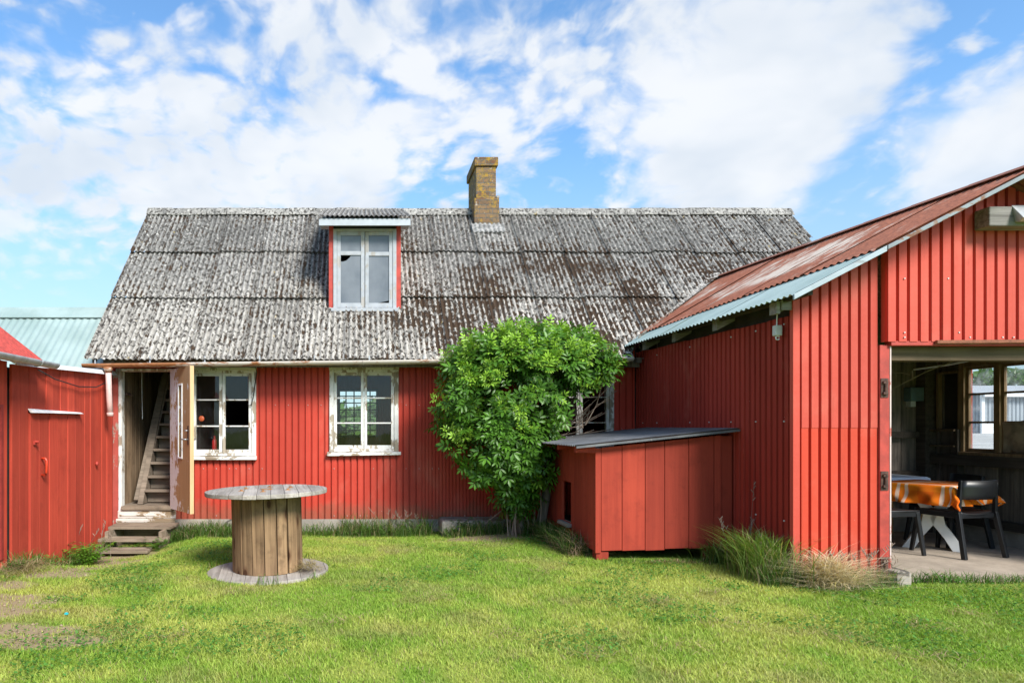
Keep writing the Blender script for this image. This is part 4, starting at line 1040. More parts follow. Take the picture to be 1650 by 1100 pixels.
mb = MB(); mb.hexa([(4.78, BF - .075, 2.008), (7.0, BF - .075, 2.024), (4.78, BF - .047, 2.0), (7.0, BF - .047, 2.02), (4.78, BF - .078, 2.032), (7.0, BF - .078, 2.048), (4.78, BF - .056, 2.036), (7.0, BF - .056, 2.052)]); part('door_track', mb, 'rust_roof', barn)
mb = MB(); mb.box(4.30, 7.04, BF + .062, BF + .20, 1.88, 1.992); part('header_beam', mb, 'header', barn)
for z in (1.64, .86, .14):      # hinge irons of the missing doors
    mb = MB(); x0 = 4.352; mb.box(x0, x0 + .062, BF - .023, BF - .0165, z - .08, z + .08); mb.tube([(x0 + .03, BF - .032, z - .06), (x0 + .034, BF - .032, z + .06)], .011, 8); mb.box(x0 + .01, x0 + .05, BF - .04, BF - .024, z - .055, z - .035); mb.box(x0 + .01, x0 + .05, BF - .04, BF - .024, z + .035, z + .055)
    part('hinge_iron', mb, 'iron', barn)
mb = MB(); mb.box(BX - .026, BX + .03, BF - .005, BF + .0, .03, bz(BX) - .1); mb.box(BX - .026, BX - .021, BF + .0005, BF + .04, .03, bz(BX) - .1); part('corner_trim', mb, 'red_barn_up', barn)
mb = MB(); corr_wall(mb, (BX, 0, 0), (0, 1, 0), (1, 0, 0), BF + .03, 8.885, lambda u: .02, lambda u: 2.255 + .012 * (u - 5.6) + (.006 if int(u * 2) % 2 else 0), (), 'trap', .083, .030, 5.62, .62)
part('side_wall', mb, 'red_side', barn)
mb = MB()
for u in np.arange(5.75, 8.8, .415):
    for z in (2.2, 1.36, .5):
        if random.random() < .7: mb.box(BX - .008, BX - .0005, u - .006, u + .006, z - .006, z + .006)
part('nail_heads', mb, 'box_grey', barn)
mb = MB(); mb.box(BE + .04, BE + .06, BF + .03, 8.88, .0, 2.5)
east_open = (6.72, 7.80, 1.03, 2.02)
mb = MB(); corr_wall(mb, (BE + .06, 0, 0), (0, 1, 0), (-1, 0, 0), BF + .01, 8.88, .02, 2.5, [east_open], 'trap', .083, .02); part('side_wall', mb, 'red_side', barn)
# rafters showing in the gap under the eaves
mb = MB()
for yy in (5.66, 6.62, 7.5, 8.3):
    mb.hexa([(BX - .12, yy, bz(BX - .12) - .155), (BX - .12, yy + .09, bz(BX - .12) - .155), (5.3, yy, bz(5.3) - .155), (5.3, yy + .09, bz(5.3) - .155), (BX - .12, yy, bz(BX - .12) - .04), (BX - .12, yy + .09, bz(BX - .12) - .04), (5.3, yy, bz(5.3) - .04), (5.3, yy + .09, bz(5.3) - .04)])
part('rafter', mb, 'grey_beam', barn)
mb = MB(); mb.box(BX + .16, BX + .19, BF + .06, 8.85, 1.9, 2.52); mb.box(BX - .1, BX - .06, 5.30, 8.5, 2.365, 2.40); part('eaves_board', mb, 'dark_beam', barn)  # first box: added dark board standing for the shaded void behind the gap
# roof
def rp(y, t, lift=0.0):
    rx_, rz_ = ridge(y); v = Vector((EVX + (rx_ - EVX) * t, y, EVZ + (rz_ - EVZ) * t)); return v + Vector((-.46, 0, .89)) * lift
bn = Vector((-.46, 0, .89)); mb = MB()
for y0, y1 in ((5.212, 6.4), (6.38, 7.6), (7.58, 9.0)):
    dl = random.uniform(0, .004); f = lambda y: .335 - (y - 5.25) * .050
    corr_sheet(mb, rp(y0, 0, .004 + dl), rp(y1, 0, .002 + dl), rp(y0, f(y0) + .04, .004 + dl), rp(y1, f(y1) + .04, .002), bn, .076, .018, nv=2)
part('eaves_roof_sheet', mb, 'teal', barn, smooth=True, label='pale teal strip of roof sheet along the eaves')
mb = MB()
yy = 5.208
while yy < 9.9:
    y1 = min(yy + .78, 9.95); dl = random.uniform(.012, .02)
    f = lambda y: max(.08, .325 - (y - 5.25) * .050)
    corr_sheet(mb, rp(yy, f(yy), dl + .008), rp(y1 + .02, f(y1), dl + .004), rp(yy, 1.0, dl), rp(y1 + .02, 1.0, dl), bn, .076, .018, nv=3); yy = y1
for y0, y1 in ((5.24, 7.5), (7.48, 9.95)):
    (a, za), (b, zb2) = ridge(y0), ridge(y1)
    corr_sheet(mb, (2 * a - EVX, y0, EVZ), (2 * b - EVX, y1, EVZ), (a, y0, za), (b, y1, zb2), Vector((.46, 0, .89)), .076, .018, nv=1)
broof = part('roof', mb, 'rust_roof', barn, smooth=True)
mb = MB(); 
for k in range(8):
    y0 = 5.22 + k * .59; y1 = y0 + .61; (a, za), (b, zb2) = ridge(y0), ridge(y1)
    pr_ = [(-.10, -.042), (-.03, .0), (.03, .0), (.10, -.042)]
    v = [(a + p, y0, za + .03 + q) for p, q in pr_] + [(b + p, y1, zb2 + .033 + q) for p, q in pr_]; mb.add(v, [(i, i + 1, i + 5, i + 4) for i in range(3)])
part('ridge_cap', mb, 'rust_roof', broof)
# verge boards and grey valley flashing
mb = MB()
def rake(t0, t1, y, hgt, th_):
    a, b = rp(y, t0), rp(y, t1)
    return [(a.x, y, a.z - hgt), (b.x, y, b.z - hgt), (a.x, y + th_, a.z - hgt), (b.x, y + th_, b.z - hgt), (a.x, y, a.z + .004), (b.x, y, b.z + .004), (a.x, y + th_, a.z + .004), (b.x, y + th_, b.z + .004)]
mb.hexa(rake(-.01, .36, 5.205, .040, .02)); part('bargeboard', mb, 'barge', barn, bevel=.003); mb = MB(); mb.hexa(rake(.362, 1.0, 5.20, .030, .02))
(a, za) = ridge(5.2); mb.hexa([(a + .002, 5.2, za - .05), (2 * a - EVX, 5.2, EVZ - .05), (a + .002, 5.22, za - .05), (2 * a - EVX, 5.22, EVZ - .05), (a + .002, 5.2, za), (2 * a - EVX, 5.2, EVZ), (a + .002, 5.22, za), (2 * a - EVX, 5.22, EVZ)])
part('bargeboard', mb, m_wood('rusty_grey_bargeboard', (.16, .075, .045), (.26, .16, .11), 'X', 1, .1, paint=(.27, .30, .32), peel=.50), barn, bevel=.003)
mb = MB(); va = Vector((3.44, 8.53, 2.375)); vb = Vector((5.23, 9.76, 3.50)); dv = (vb - va).normalized(); sd_ = Vector((-.9, .25, .0)).normalized()
pts = []
for k in range(9):
    c = va + (vb - va) * (k / 8); y_ = c.y
    lo = Vector((c.x - .11, c.y, roofz(c.y) + .055)); mid = Vector((c.x + .01, c.y, roofz(c.y) + .075)); up = Vector((c.x + .10, c.y - .02, bz(c.x + .1, c.y) + .045)); pts += [lo, mid, up]
mb.add(pts, [(k * 3 + j, k * 3 + j + 1, k * 3 + 4 + j, k * 3 + 3 + j) for k in range(8) for j in range(2)]); part('valley_flashing', mb, 'cement', broof, smooth=True)
# hoist beam with metal hood
mb = MB(); mb.box(5.095, 6.25, BF - .20, BF - .062, 2.945, 3.105); hb = part('hoist_beam', mb, 'grey_beam', barn, bevel=.008)
mb = MB(); mb.hexa([(5.28, BF - .26, 2.965), (6.3, BF - .26, 2.965), (5.30, BF - .201, 2.975), (6.3, BF - .201, 2.975), (5.27, BF - .30, 2.985), (6.3, BF - .30, 2.99), (5.28, BF - .19, 3.117), (6.3, BF - .19, 3.117)])
part('metal_hood', mb, 'galv', hb, bevel=.004)
# switch box under the eaves
mb = MB(); mb.box(3.56, 3.62, 5.73, 5.78, 2.10, 2.19); sb = part('switch_box', mb, 'box_grey', barn, bevel=.006)
mb = MB(); mb.tube([(3.585, 5.755, 2.19), (3.59, 5.755, 2.34)], .005, 6); part('conduit', mb, 'white_trim', sb); mb = MB(); mb.tube([(3.59 + .016 * math.cos(t), 5.75, 2.082 + .016 * math.sin(t)) for t in np.linspace(.5, 5.8, 12)], .006, 6); part('hook', mb, 'white_trim', sb)
mb = MB(); mb.box(3.50, 3.53, 5.62, 5.72, 2.27, 2.37); mb.box(3.535, 3.66, 5.61, 5.63, 2.30, 2.385); part('rafter_end', mb, 'grey_beam', barn)
# interior: boards, posts, rails
IN = BE
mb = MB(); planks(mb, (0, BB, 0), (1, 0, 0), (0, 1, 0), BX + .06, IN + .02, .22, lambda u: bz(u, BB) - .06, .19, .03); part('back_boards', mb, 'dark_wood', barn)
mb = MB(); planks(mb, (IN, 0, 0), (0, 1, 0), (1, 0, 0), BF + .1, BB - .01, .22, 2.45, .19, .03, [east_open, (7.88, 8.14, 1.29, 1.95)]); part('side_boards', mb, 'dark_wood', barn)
mb = MB(); mb.box(IN + .033, IN + .05, 7.85, 8.2, 1.2, 2.0); part('cupboard_back', mb, 'dark', barn)
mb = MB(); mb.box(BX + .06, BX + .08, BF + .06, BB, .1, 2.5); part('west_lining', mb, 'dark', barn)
mb = MB(); mb.box(IN - .14, IN - .002, BB - .14, BB - .002, .0, 2.6); mb.box(IN - .08, IN - .002, 7.84, 7.862, .25, 1.28); part('corner_post', mb, 'dark_beam', barn)
mb = MB(); mb.box(BX + .1, IN - .15, BB - .07, BB - .002, 1.17, 1.25); mb.box(BX + .1, IN - .15, BB - .08, BB - .002, .70, .76); mb.box(BX + .1, IN - .15, BB - .06, BB - .002, .40, .46)
mb.box(IN - .09, IN - .002, 5.7, BB - .15, .86, .98); mb.box(IN - .10, IN - .001, 5.7, BB - .15, .18, .27); part('rail', mb, 'dark_beam', barn)
mb = MB(); mb.box(IN - .05, IN + .05, 5.65, BB - .005, -.05, .179); part('plinth', mb, 'plinth', barn)
mb = MB(); mb.box(BX + .1, IN - .01, BB - .05, BB + .05, -.05, .21); part('plinth', mb, 'plinth', barn)
mb = MB(); mb.box(IN - .10, IN - .003, 7.87, BB - .15, 1.255, 1.28); mb.box(IN - .10, IN - .003, 7.87, BB - .15, 1.07, 1.09); part('shelf', mb, 'header', barn)
mb = MB(); mb.box(IN - .05, IN - .002, 8.14, 8.17, 1.285, 1.97); mb.box(IN - .05, IN - .002, 7.875, 8.139, 1.951, 1.975); mb.box(IN - .045, IN - .002, 7.862, 7.88, 1.285, 1.97); part('cupboard_frame', mb, 'frame_wood', barn)
mb = MB(); mb.box(6.80, 7.0, BB - .12, BB - .002, 1.63, 1.80); mt = part('meter_box', mb, 'box_teal', barn, bevel=.01)
mb = MB(); mb.box(6.83, 6.89, BB - .08, BB - .002, 1.56, 1.628); part('fuse_box', mb, 'box_grey', mt)
# barn window
wf = MB(); y0, y1, z0, z1 = east_open
for (a, b) in ((y1 - .005, y1 + .07), (y0 - .06, y0 + .005)): wf.box(IN - .05, IN + .02, a, b, z0 - .01, z1 + .055)
wf.box(IN - .048, IN + .02, y0 + .006, y1 - .006, z1 - .012, z1 + .06); wf.box(IN - .075, IN + .02, y0 - .06, y1 + .07, z0 - .06, z0 - .011)
cols_ = [(7.43, 7.79), (7.05, 7.36), (6.73, 7.0)]
for a in (7.36, 7.0): wf.box(IN - .045, IN + .018, a + .001, a + .069 if a > 7.2 else a + .049, z0 - .01, z1 - .013)
bw = part('window', wf, 'frame_wood', barn, bevel=.004)
mb = MB(); gl = MB(); zs_ = [z0 + (z1 - z0) * t for t in (.335, .665)]
for ci, (a, b) in enumerate(cols_):
    for s_, e in ((a, a + .028), (b - .028, b)): mb.box(IN - .02, IN + .012, s_, e, z0, z1 - .014)
    for z in zs_: mb.box(IN - .016, IN + .010, a + .028, b - .028, z - .012, z + .012)
    mb.box(IN - .018, IN + .011, a + .028, b - .028, z0 - .008, z0 + .03); mb.box(IN - .018, IN + .011, a + .028, b - .028, z1 - .045, z1 - .014)
    gl.add([(IN + .002, a + .01, z0), (IN + .002, b - .01, z0), (IN + .002, b - .01, z1 - .02), (IN + .002, a + .01, z1 - .02)], [(0, 1, 2, 3)])
part('casement', mb, 'frame_wood', bw); part('pane', gl, 'glass_dirty', bw)
vs = [];  # sacking hung over the lower part of the second light
N_ = 14
for i in range(N_ + 1):
    for j in range(9):
        u = i / N_; t = j / 8; top = 1.36 + .11 * sst(u, .15, 1.0) ; vs.append((IN - .028 + .012 * math.sin(u * 9 + t * 3) - .01 * t, 7.34 - u * .62, (z0 - .0) * (1 - t) + (float(top)) * t))
solo('sacking', MB().add(vs, [(i * 9 + j, i * 9 + j + 1, i * 9 + 10 + j, i * 9 + 9 + j) for i in range(N_) for j in range(8)]), 'sack', (IN, 7.0, z0), 'brown sacking hung over the lower panes of the barn window', 'sacking', smooth=True)
# strip light cable and loose wires
mb = MB(); mb.tube([(6.55, 7.9, 1.99), (6.6, 7.5, 2.01), (6.55, 7.1, 2.03), (6.45, 6.7, 2.05), (6.4, 6.3, 2.06)], .011, 6); part('ceiling_cable', mb, 'white_trim', barn)
mb = MB(); mb.tube([(6.55, 7.9, 1.99), (6.5, 7.9, 1.93), (6.42, 7.9, 1.95), (6.1, 7.9, 1.97), (5.6, 7.9, 1.98)], .005, 5); mb.tube([(6.53, 7.9, 1.98), (6.535, 7.9, 1.86)], .01, 5); mb.tube([(5.9, 6.5, 2.0), (5.6, 6.6, 1.86), (5.25, 6.7, 1.65), (5.2, 6.7, 1.5)], .004, 5); part('loose_wire', mb, 'twig', barn)
mb = MB(); mb.box(BX + .1, IN - .02, 6.9, 7.02, 2.13, 2.27); mb.box(BX + .1, IN - .02, 8.2, 8.3, 2.2, 2.33); part('tie_beam', mb, 'dark_beam', barn)

# concrete floor and block, gravel yard behind
mb = MB(); mb.box(BX + .09, IN - .04, 5.66, BB - .04, -.12, .004); solo('barn_floor', mb, 'slab', (5.4, 7, 0), kind='structure', bevel=.02)
mb = MB(); mb.box(4.40, 4.535, 5.47, 5.70, -.08, .125)
solo('concrete_block', mb, 'plinth', (4.47, 5.58, 0), 'rough concrete block at the foot of the barn door post', 'block', bevel=.035)
YX = np.linspace(7.4, 120, 40); YY = np.linspace(3, 140, 40); a, b = np.meshgrid(YX, YY); k_ = (np.arange(39)[:, None] * 40 + np.arange(39)[None]).ravel()
yd = mesh_np('gravel_yard', np.stack([a, b, gz(a, b) + .012], -1).reshape(-1, 3), np.stack([k_, k_ + 1, k_ + 41, k_ + 40], 1), None, M['yard']); tag(yd, kind='structure')
far = thing('grey_shed', (52, 50, .7), 'grey corrugated shed with white trim seen through the barn window', 'shed')
mb = MB(); corr_wall(mb, (0, 50, 0), (1, 0, 0), (0, 1, 0), 46.7, 58, .4, 3.7, (), 'trap', .3, .05); corr_wall(mb, (46.7, 0, 0), (0, 1, 0), (1, 0, 0), 50, 58, .4, 3.7, (), 'trap', .3, .05); part('wall', mb, 'grey_far', far)
mb = MB(); mb.prism([(49.6, 3.7), (54, 4.6), (58.4, 3.7)], 46.3, 58.4, 'X'); part('roof', mb, 'grey_roof', far)
mb = MB(); mb.box(46.45, 46.69, 49.85, 49.99, .4, 3.65); mb.box(46.3, 58.3, 49.45, 49.59, 3.5, 3.75); mb.box(46.7, 58, 49.9, 49.98, .4, 1.5); part('trim', mb, 'white_trim', far)

# ================================================================== HEN HOUSE
coop = thing('hen_house', (2.95, 7.4, 0), 'low red plank hen house with dark lean-to roof against the barn wall', 'hen house')
SX0, SX1, SY0, SY1 = 2.28, 3.632, 6.51, 8.40
def stz(x): return 1.137 + (x - 2.046) * .1045
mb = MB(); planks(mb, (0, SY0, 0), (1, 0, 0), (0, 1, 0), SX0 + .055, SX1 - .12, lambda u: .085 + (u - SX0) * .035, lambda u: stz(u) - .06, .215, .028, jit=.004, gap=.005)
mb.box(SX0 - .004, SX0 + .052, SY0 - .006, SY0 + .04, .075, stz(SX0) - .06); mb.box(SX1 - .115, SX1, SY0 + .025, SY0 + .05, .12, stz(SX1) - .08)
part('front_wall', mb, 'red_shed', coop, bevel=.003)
HT = (7.29, 7.62, .25, .70)
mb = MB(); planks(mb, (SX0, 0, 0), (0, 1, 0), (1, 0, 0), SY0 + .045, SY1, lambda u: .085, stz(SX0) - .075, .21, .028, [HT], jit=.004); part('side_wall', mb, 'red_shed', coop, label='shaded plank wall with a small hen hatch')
mb = MB(); mb.box(SX0 + .03, SX1 - .03, SY0 + .06, SY1 - .02, .16, .20); mb.box(SX0 + .9, SX0 + .92, SY0 + .06, SY1, .2, 1.1); part('floor', mb, 'dark', coop)
mb = MB(); mb.box(SX0 - .05, SX0 + .06, HT[0] - .02, HT[1] + .02, .205, .248); part('hatch_sill', mb, 'plinth', coop, bevel=.01)
mb = MB(); mb.box(SX0 + .01, SX0 + .13, SY0 + .01, SY0 + .12, -.08, .083); mb.box(SX0 + .01, SX0 + .13, 8.2, 8.32, -.08, .083); mb.box(3.4, 3.52, SY0 + .05, SY0 + .15, -.08, .12); part('foot_block', mb, 'red_shed', coop)
mb = MB(); rn = Vector((-.105, 0, .994))
corr_sheet(mb, (2.046, 6.41, stz(2.046)), (2.046, 8.5, stz(2.046)), (3.64, 6.41, stz(3.64)), (3.64, 8.5, stz(3.64)), rn, .055, .016, nv=3)
part('roof', mb, 'tar', coop, smooth=True)
mb = MB(); mb.hexa([(2.06, 6.405, stz(2.06) - .035), (3.64, 6.405, stz(3.64) - .035), (2.06, 6.425, stz(2.06) - .035), (3.64, 6.425, stz(3.64) - .035), (2.06, 6.405, stz(2.06) - .014), (3.64, 6.405, stz(3.64) - .014), (2.06, 6.425, stz(2.06) - .014), (3.64, 6.425, stz(3.64) - .014)]); part('verge', mb, 'tar', coop)
for yy in (6.52, 7.1, 7.7, 8.3):
    mb = MB(); mb.hexa([(2.09, yy, stz(2.09) - .075), (3.6, yy, stz(3.6) - .075), (2.09, yy + .05, stz(2.09) - .075), (3.6, yy + .05, stz(3.6) - .075), (2.09, yy, stz(2.09) - .016), (3.6, yy, stz(3.6) - .016), (2.09, yy + .05, stz(2.09) - .016), (3.6, yy + .05, stz(3.6) - .016)]); 
    if yy > 6.6: part('purlin', mb, 'red_shed', coop)
mb = MB(); mb.box(2.085, SX0 - .006, 6.50, 6.56, stz(2.1) - .085, stz(2.1) - .018); part('purlin', mb, 'red_shed', coop)

# ================================================================== CABLE DRUM TABLE
spool = thing('cable_drum', (SPX, SPY, 0), 'weathered wooden cable drum used as a round garden table on the lawn', 'cable drum')
spool.rotation_euler = (R(-.6), R(-1.3), R(8)); 
def disc(mb, z0, z1, rad, wid=.118):
    x = -rad; k = 0
    while x < rad - .004:
        e = min(x + wid, rad); a, b = x + .0012, e - .0012; n_ = 5; top = []; r = random.random()
        pts = [(a + (b - a) * i / n_, math.sqrt(max(rad * rad - (a + (b - a) * i / n_) ** 2, 1e-5))) for i in range(n_ + 1)]
        poly = [(p, q) for p, q in pts] + [(p, -q) for p, q in reversed(pts)]; dz = random.uniform(-.002, .002); mb.prism(poly, z0 + dz, z1 + dz, 'Z', r); x = e
def lpart(name, mb, m, parent, **k):
    o = link_mesh(name, mb, M[m], None, **k); o.parent = parent; return o
mb = MB(); disc(mb, .705, .742, .552); mb2 = mb; top_o = lpart('top_disc', mb, 'spool_top', spool, bevel=.006)
mb = MB(); disc(mb, -.016, .018, .548); lpart('bottom_disc', mb, 'spool_top', spool, bevel=.006)
mb = MB(); ns = 18; rd = .318
for k in range(ns):
    a0 = 2 * math.pi * (k + .03) / ns + .09; a1 = 2 * math.pi * (k + .97) / ns + .09; am = (a0 + a1) / 2
    if k == 14: a1 -= .035
    ri = rd - .035; rr_ = rd + random.uniform(-.004, .004); v = []
    for z in (.019, .704):
        for rr2 in (rr_, ri):
            for a in (a0, a1): v.append((rr2 * math.cos(a), rr2 * math.sin(a), z))
    mb.hexa(v)
lpart('drum', mb, 'spool_drum', spool, bevel=.004)
mb = MB(); mb.lathe([(.0, .06), (.26, .06), (.26, .70), (0, .70)], 0, 0, 20); lpart('drum_core', mb, 'dark', spool)
bolt_m = m_simple('rusty_bolts', (.33, .15, .05), .7, .4, 30)
for k in range(6):
    mb = MB(); t = k * math.pi / 3 + .4; cx, cy = .24 * math.cos(t), .24 * math.sin(t); mb.lathe([(0, .7455), (.026, .7455), (.028, .7435), (.028, .7425)], cx, cy, 12); mb.lathe([(0, .756), (.011, .756), (.011, .744)], cx, cy, 6); b_ = link_mesh('bolt', mb, bolt_m, None); b_.parent = spool
mb = MB(); mb.lathe([(.042, .7425), (.055, .7425), (.055, .746), (.042, .746), (.042, .7425)], 0, 0, 18)
b_ = link_mesh('hub_ring', mb, bolt_m, None); b_.parent = spool
def straw_heap(name, cx, cy, cz, n, rx, ry, h, label, cat, colr=(.52, .40, .22)):
    ps = []; r_ = rng.normal(0, .45, (n, 2)); x = cx + r_[:, 0] * rx; y = cy + r_[:, 1] * ry
    z = cz + h * .7 * np.clip(1 - (r_ ** 2).sum(1), 0, 1) * rng.uniform(0, 1, n)
    c = np.array(colr) * rng.uniform(.6, 1.25, n)[:, None]
    v, q, t, cc = blades(x, y, z, rng.uniform(.1, .5, n) * h, rng.uniform(.003, .006, n), rng.uniform(.5, 1.6, n) * h, c, seg=3)
    o = mesh_np(name, v, q, t, M['blade'], cc, origin=(cx, cy, cz)); return tag(o, label, cat)
straw_heap('dried_bunch', SPX + .38, SPY - .16, .05, 260, .13, .09, .09, 'small bunch of dried stems lying on the drum base', 'dried plants', (.58, .47, .25))

# ================================================================== DINING SET IN THE BARN
def make_chair(label):
    t = thing('chair', (0, 0, 0), label, 'chair', 'black chairs round the tables in the barn')
    def P(n_, mb, b=.004, sm=False): return lpart(n_, mb, 'black', t, bevel=b, smooth=sm)
    # local +y is the way the chair faces, seat .45 high
    mb = MB(); vs = []; nu, nv_ = 10, 10
    for s_ in (0, 1):
        for i in range(nu + 1):
            for j in range(nv_ + 1):
                u = -1 + 2 * i / nu; v_ = -1 + 2 * j / nv_; k = 1 - .08 * u * u * v_ * v_
                vs.append((u * .235 * k * (1 + .04 * v_), v_ * .225 * k + .01, .455 - .014 * (1 - u * u) * (1 - .4 * v_) - s_ * .018 + .006 * abs(u) ** 3))
    m1 = (nu + 1) * (nv_ + 1); fs = []
    for i in range(nu):
        for j in range(nv_):
            a = i * (nv_ + 1) + j; b = a + nv_ + 1; fs += [(a, b, b + 1, a + 1), (m1 + a, m1 + a + 1, m1 + b + 1, m1 + b)]
    rim = [i * (nv_ + 1) for i in range(nu)] + [nu * (nv_ + 1) + j for j in range(nv_)] + [i * (nv_ + 1) + nv_ for i in range(nu, 0, -1)] + [j for j in range(nv_, 0, -1)]
    for a, b in zip(rim, rim[1:] + rim[:1]): fs.append((a, m1 + a, m1 + b, b))
    mb.add(vs, fs); P('seat', mb, 0, True)
    mb = MB(); vs = []; nb2 = 14        # curved back board
    for i in range(nb2 + 1):
        u = -1 + 2 * i / nb2; x = .218 * u; yb = -.235 - .055 * (1 - u * u)
        for z, off in ((.585, .012), (.63, .004), (.70, -.006), (.775, -.012)):
            for th_ in (0, .02): vs.append((x, yb + off + th_, z))
    fs = []
    for i in range(nb2):
        for j in range(3):
            a = i * 8 + j * 2; fs += [(a, a + 2, a + 10, a + 8), (a + 1, a + 9, a + 11, a + 3)]
        fs += [(i * 8, i * 8 + 8, i * 8 + 9, i * 8 + 1), (i * 8 + 6, i * 8 + 7, i * 8 + 15, i * 8 + 14)]
    for i in (0, nb2): fs += [(i * 8 + j * 2, i * 8 + j * 2 + 1, i * 8 + j * 2 + 3, i * 8 + j * 2 + 2) for j in range(3)]
    mb.add(vs, fs); P('backrest', mb, 0, True)
    for sx_ in (-1, 1):
        mb = MB(); mb.bar((sx_ * .262, -.285, 0), (sx_ * .235, -.205, .45), .036, .042, up=(0, 1, 0)); mb.bar((sx_ * .235, -.205, .449), (sx_ * .222, -.222, .775), .034, .036, up=(0, 1, 0), taper=.8); P('leg', mb)
        mb = MB(); mb.bar((sx_ * .245, .245, 0), (sx_ * .215, .19, .44), .026, .034, up=(0, 1, 0), taper=1.25); P('leg', mb)
        mb = MB(); mb.bar((sx_ * .225, -.19, .42), (sx_ * .215, .19, .42), .02, .05); P('side_rail', mb)
    mb = MB(); mb.bar((-.21, .185, .415), (.21, .185, .415), .02, .045); mb.bar((-.22, -.20, .415), (.22, -.20, .415), .02, .045); P('cross_rail', mb)
    return t
chairA = make_chair('black wooden chair turned with its back to the doorway, nearest in the barn')
copy_thing(chairA, (5.42, 6.95, .004), R(-82), 'black chair cut off by the door post at the left of the orange tablecloth')
copy_thing(chairA, (6.50, 7.42, .004), R(84), 'black chair behind the orange tablecloth with its back to the boarded wall')
chairA.location = (6.11, 6.86, .004); chairA.rotation_euler = (0, 0, R(12))
# table under the orange cloth
tb = thing('dining_table', (6.12, 7.13, .004), 'table on white crossed legs under the orange cloth', 'table', None)
TZ = .70
mb = MB(); mb.box(-.36, .36, -.33, .33, TZ - .03, TZ); lpart('tabletop', mb, 'white_lacq', tb, bevel=.006)
def curved_leg(sx_, sy_):
    mb = MB(); prof = [(-.30, TZ - .031), (-.20, .56), (-.075, .43), (-.045, .35), (-.075, .27), (-.22, .13), (-.335, .0)]
    w2 = [.05, .052, .055, .06, .055, .052, .055]
    vs = []; fs = []
    for (p, z), w_ in zip(prof, w2):
        for k in (-1, 1):
            for l in (-1, 1): vs.append((sx_ * (-(p) * .62 + k * w_ * .95), sy_ * (.03) + l * .038 + sy_ * (.06 * abs(z - .35)), z))
    n_ = len(prof)
    for i in range(n_ - 1):
        for a, b in ((0, 1), (1, 3), (3, 2), (2, 0)): fs.append((i * 4 + a, i * 4 + b, i * 4 + 4 + b, i * 4 + 4 + a))
    fs += [(0, 2, 3, 1), ((n_ - 1) * 4, (n_ - 1) * 4 + 1, (n_ - 1) * 4 + 3, (n_ - 1) * 4 + 2)]
    mb.add(vs, fs); return mb
for sx_ in (-1, 1):
    for sy_ in (-1, 1): lpart('leg', curved_leg(sx_, sy_), 'white_lacq', tb, bevel=.003).rotation_euler = (0, 0, R(-64))
tb.rotation_euler = (0, 0, R(24))
# orange cloth draped over it
def cloth(name, m, hx, hy, over, z, loc, rz, label, folds, seed, res=64):
    vs = []; uv = []; fs = []; rg = np.random.default_rng(seed); L = max(hx, hy) + over; ph = rg.uniform(0, 6.28, 6)
    for i in range(res + 1):
        for j in range(res + 1):
            u = (-1 + 2 * i / res) * (hx + over); v = (-1 + 2 * j / res) * (hy + over)
            ex = max(abs(u) - hx, 0) ; ey = max(abs(v) - hy, 0); d = math.hypot(ex, ey)
            x = max(-hx, min(hx, u)); y = max(-hy, min(hy, v)); zz = z + .002 * math.sin(u * 9 + ph[0]) * math.sin(v * 7)
            if d > 0:
                ang = math.atan2(ey * (1 if v > 0 else -1), ex * (1 if u > 0 else -1)); s_ = (u if ey > 0 else 0) + (v if ex > 0 else 0)
                out = .014 + folds * d * (1 + math.sin((u - v) * 19 + ph[1]) + .6 * math.sin((u + v) * 31 + ph[2])) * .5
                rr_ = min(d, .015); out = out * min(1, d / .03)
                corner = ex * ey / (d * d + 1e-6) * 2
                x += math.cos(ang) * (out + corner * d * .12); y += math.sin(ang) * (out + corner * d * .12); zz -= max(d - .012, 0) * (1 - .18 * corner) 
            vs.append((x, y, zz)); uv.append((u, v))
    n1 = res + 1
    fs = [(i * n1 + j, (i + 1) * n1 + j, (i + 1) * n1 + j + 1, i * n1 + j + 1) for i in range(res) for j in range(res)]
    mb = MB().add(vs, fs); o = link_mesh(name, mb, M[m], None, smooth=True)
    ul = o.data.uv_layers.new(name='UVMap'); lv = np.zeros(len(o.data.loops), dtype=np.int32); o.data.loops.foreach_get('vertex_index', lv); ul.data.foreach_set('uv', np.array(uv, dtype=np.float32)[lv].ravel())
    sd2 = o.modifiers.new('thick', 'SOLIDIFY'); sd2.thickness = .003
    o.location = loc; o.rotation_euler = (0, 0, rz); return tag(o, label, 'tablecloth')
cloth('tablecloth', 'orange', .365, .335, .21, TZ + .008, (6.12, 7.13, .004), R(24), 'orange tablecloth with pale stripes draped over the nearer table', .30, 3)
tb2 = thing('side_table', (5.85, 7.86, .004), 'table with pale wooden legs under a bluish white cloth behind the orange one', 'table')
mb = MB(); mb.box(-.60, .60, -.26, .26, .70, .725); lpart('tabletop', mb, 'pale_wood', tb2)
for sx_ in (-1, 1):
    for sy_ in (-1, 1): mb = MB(); mb.box(sx_ * .565 - .022, sx_ * .565 + .022, sy_ * .225 - .022, sy_ * .225 + .022, 0, .699); lpart('leg', mb, 'pale_wood', tb2)
cloth('tablecloth', 'white_cloth', .61, .27, .19, .733, (5.85, 7.86, .004), 0, 'bluish white tablecloth on the table by the back wall', .12, 5, 48)

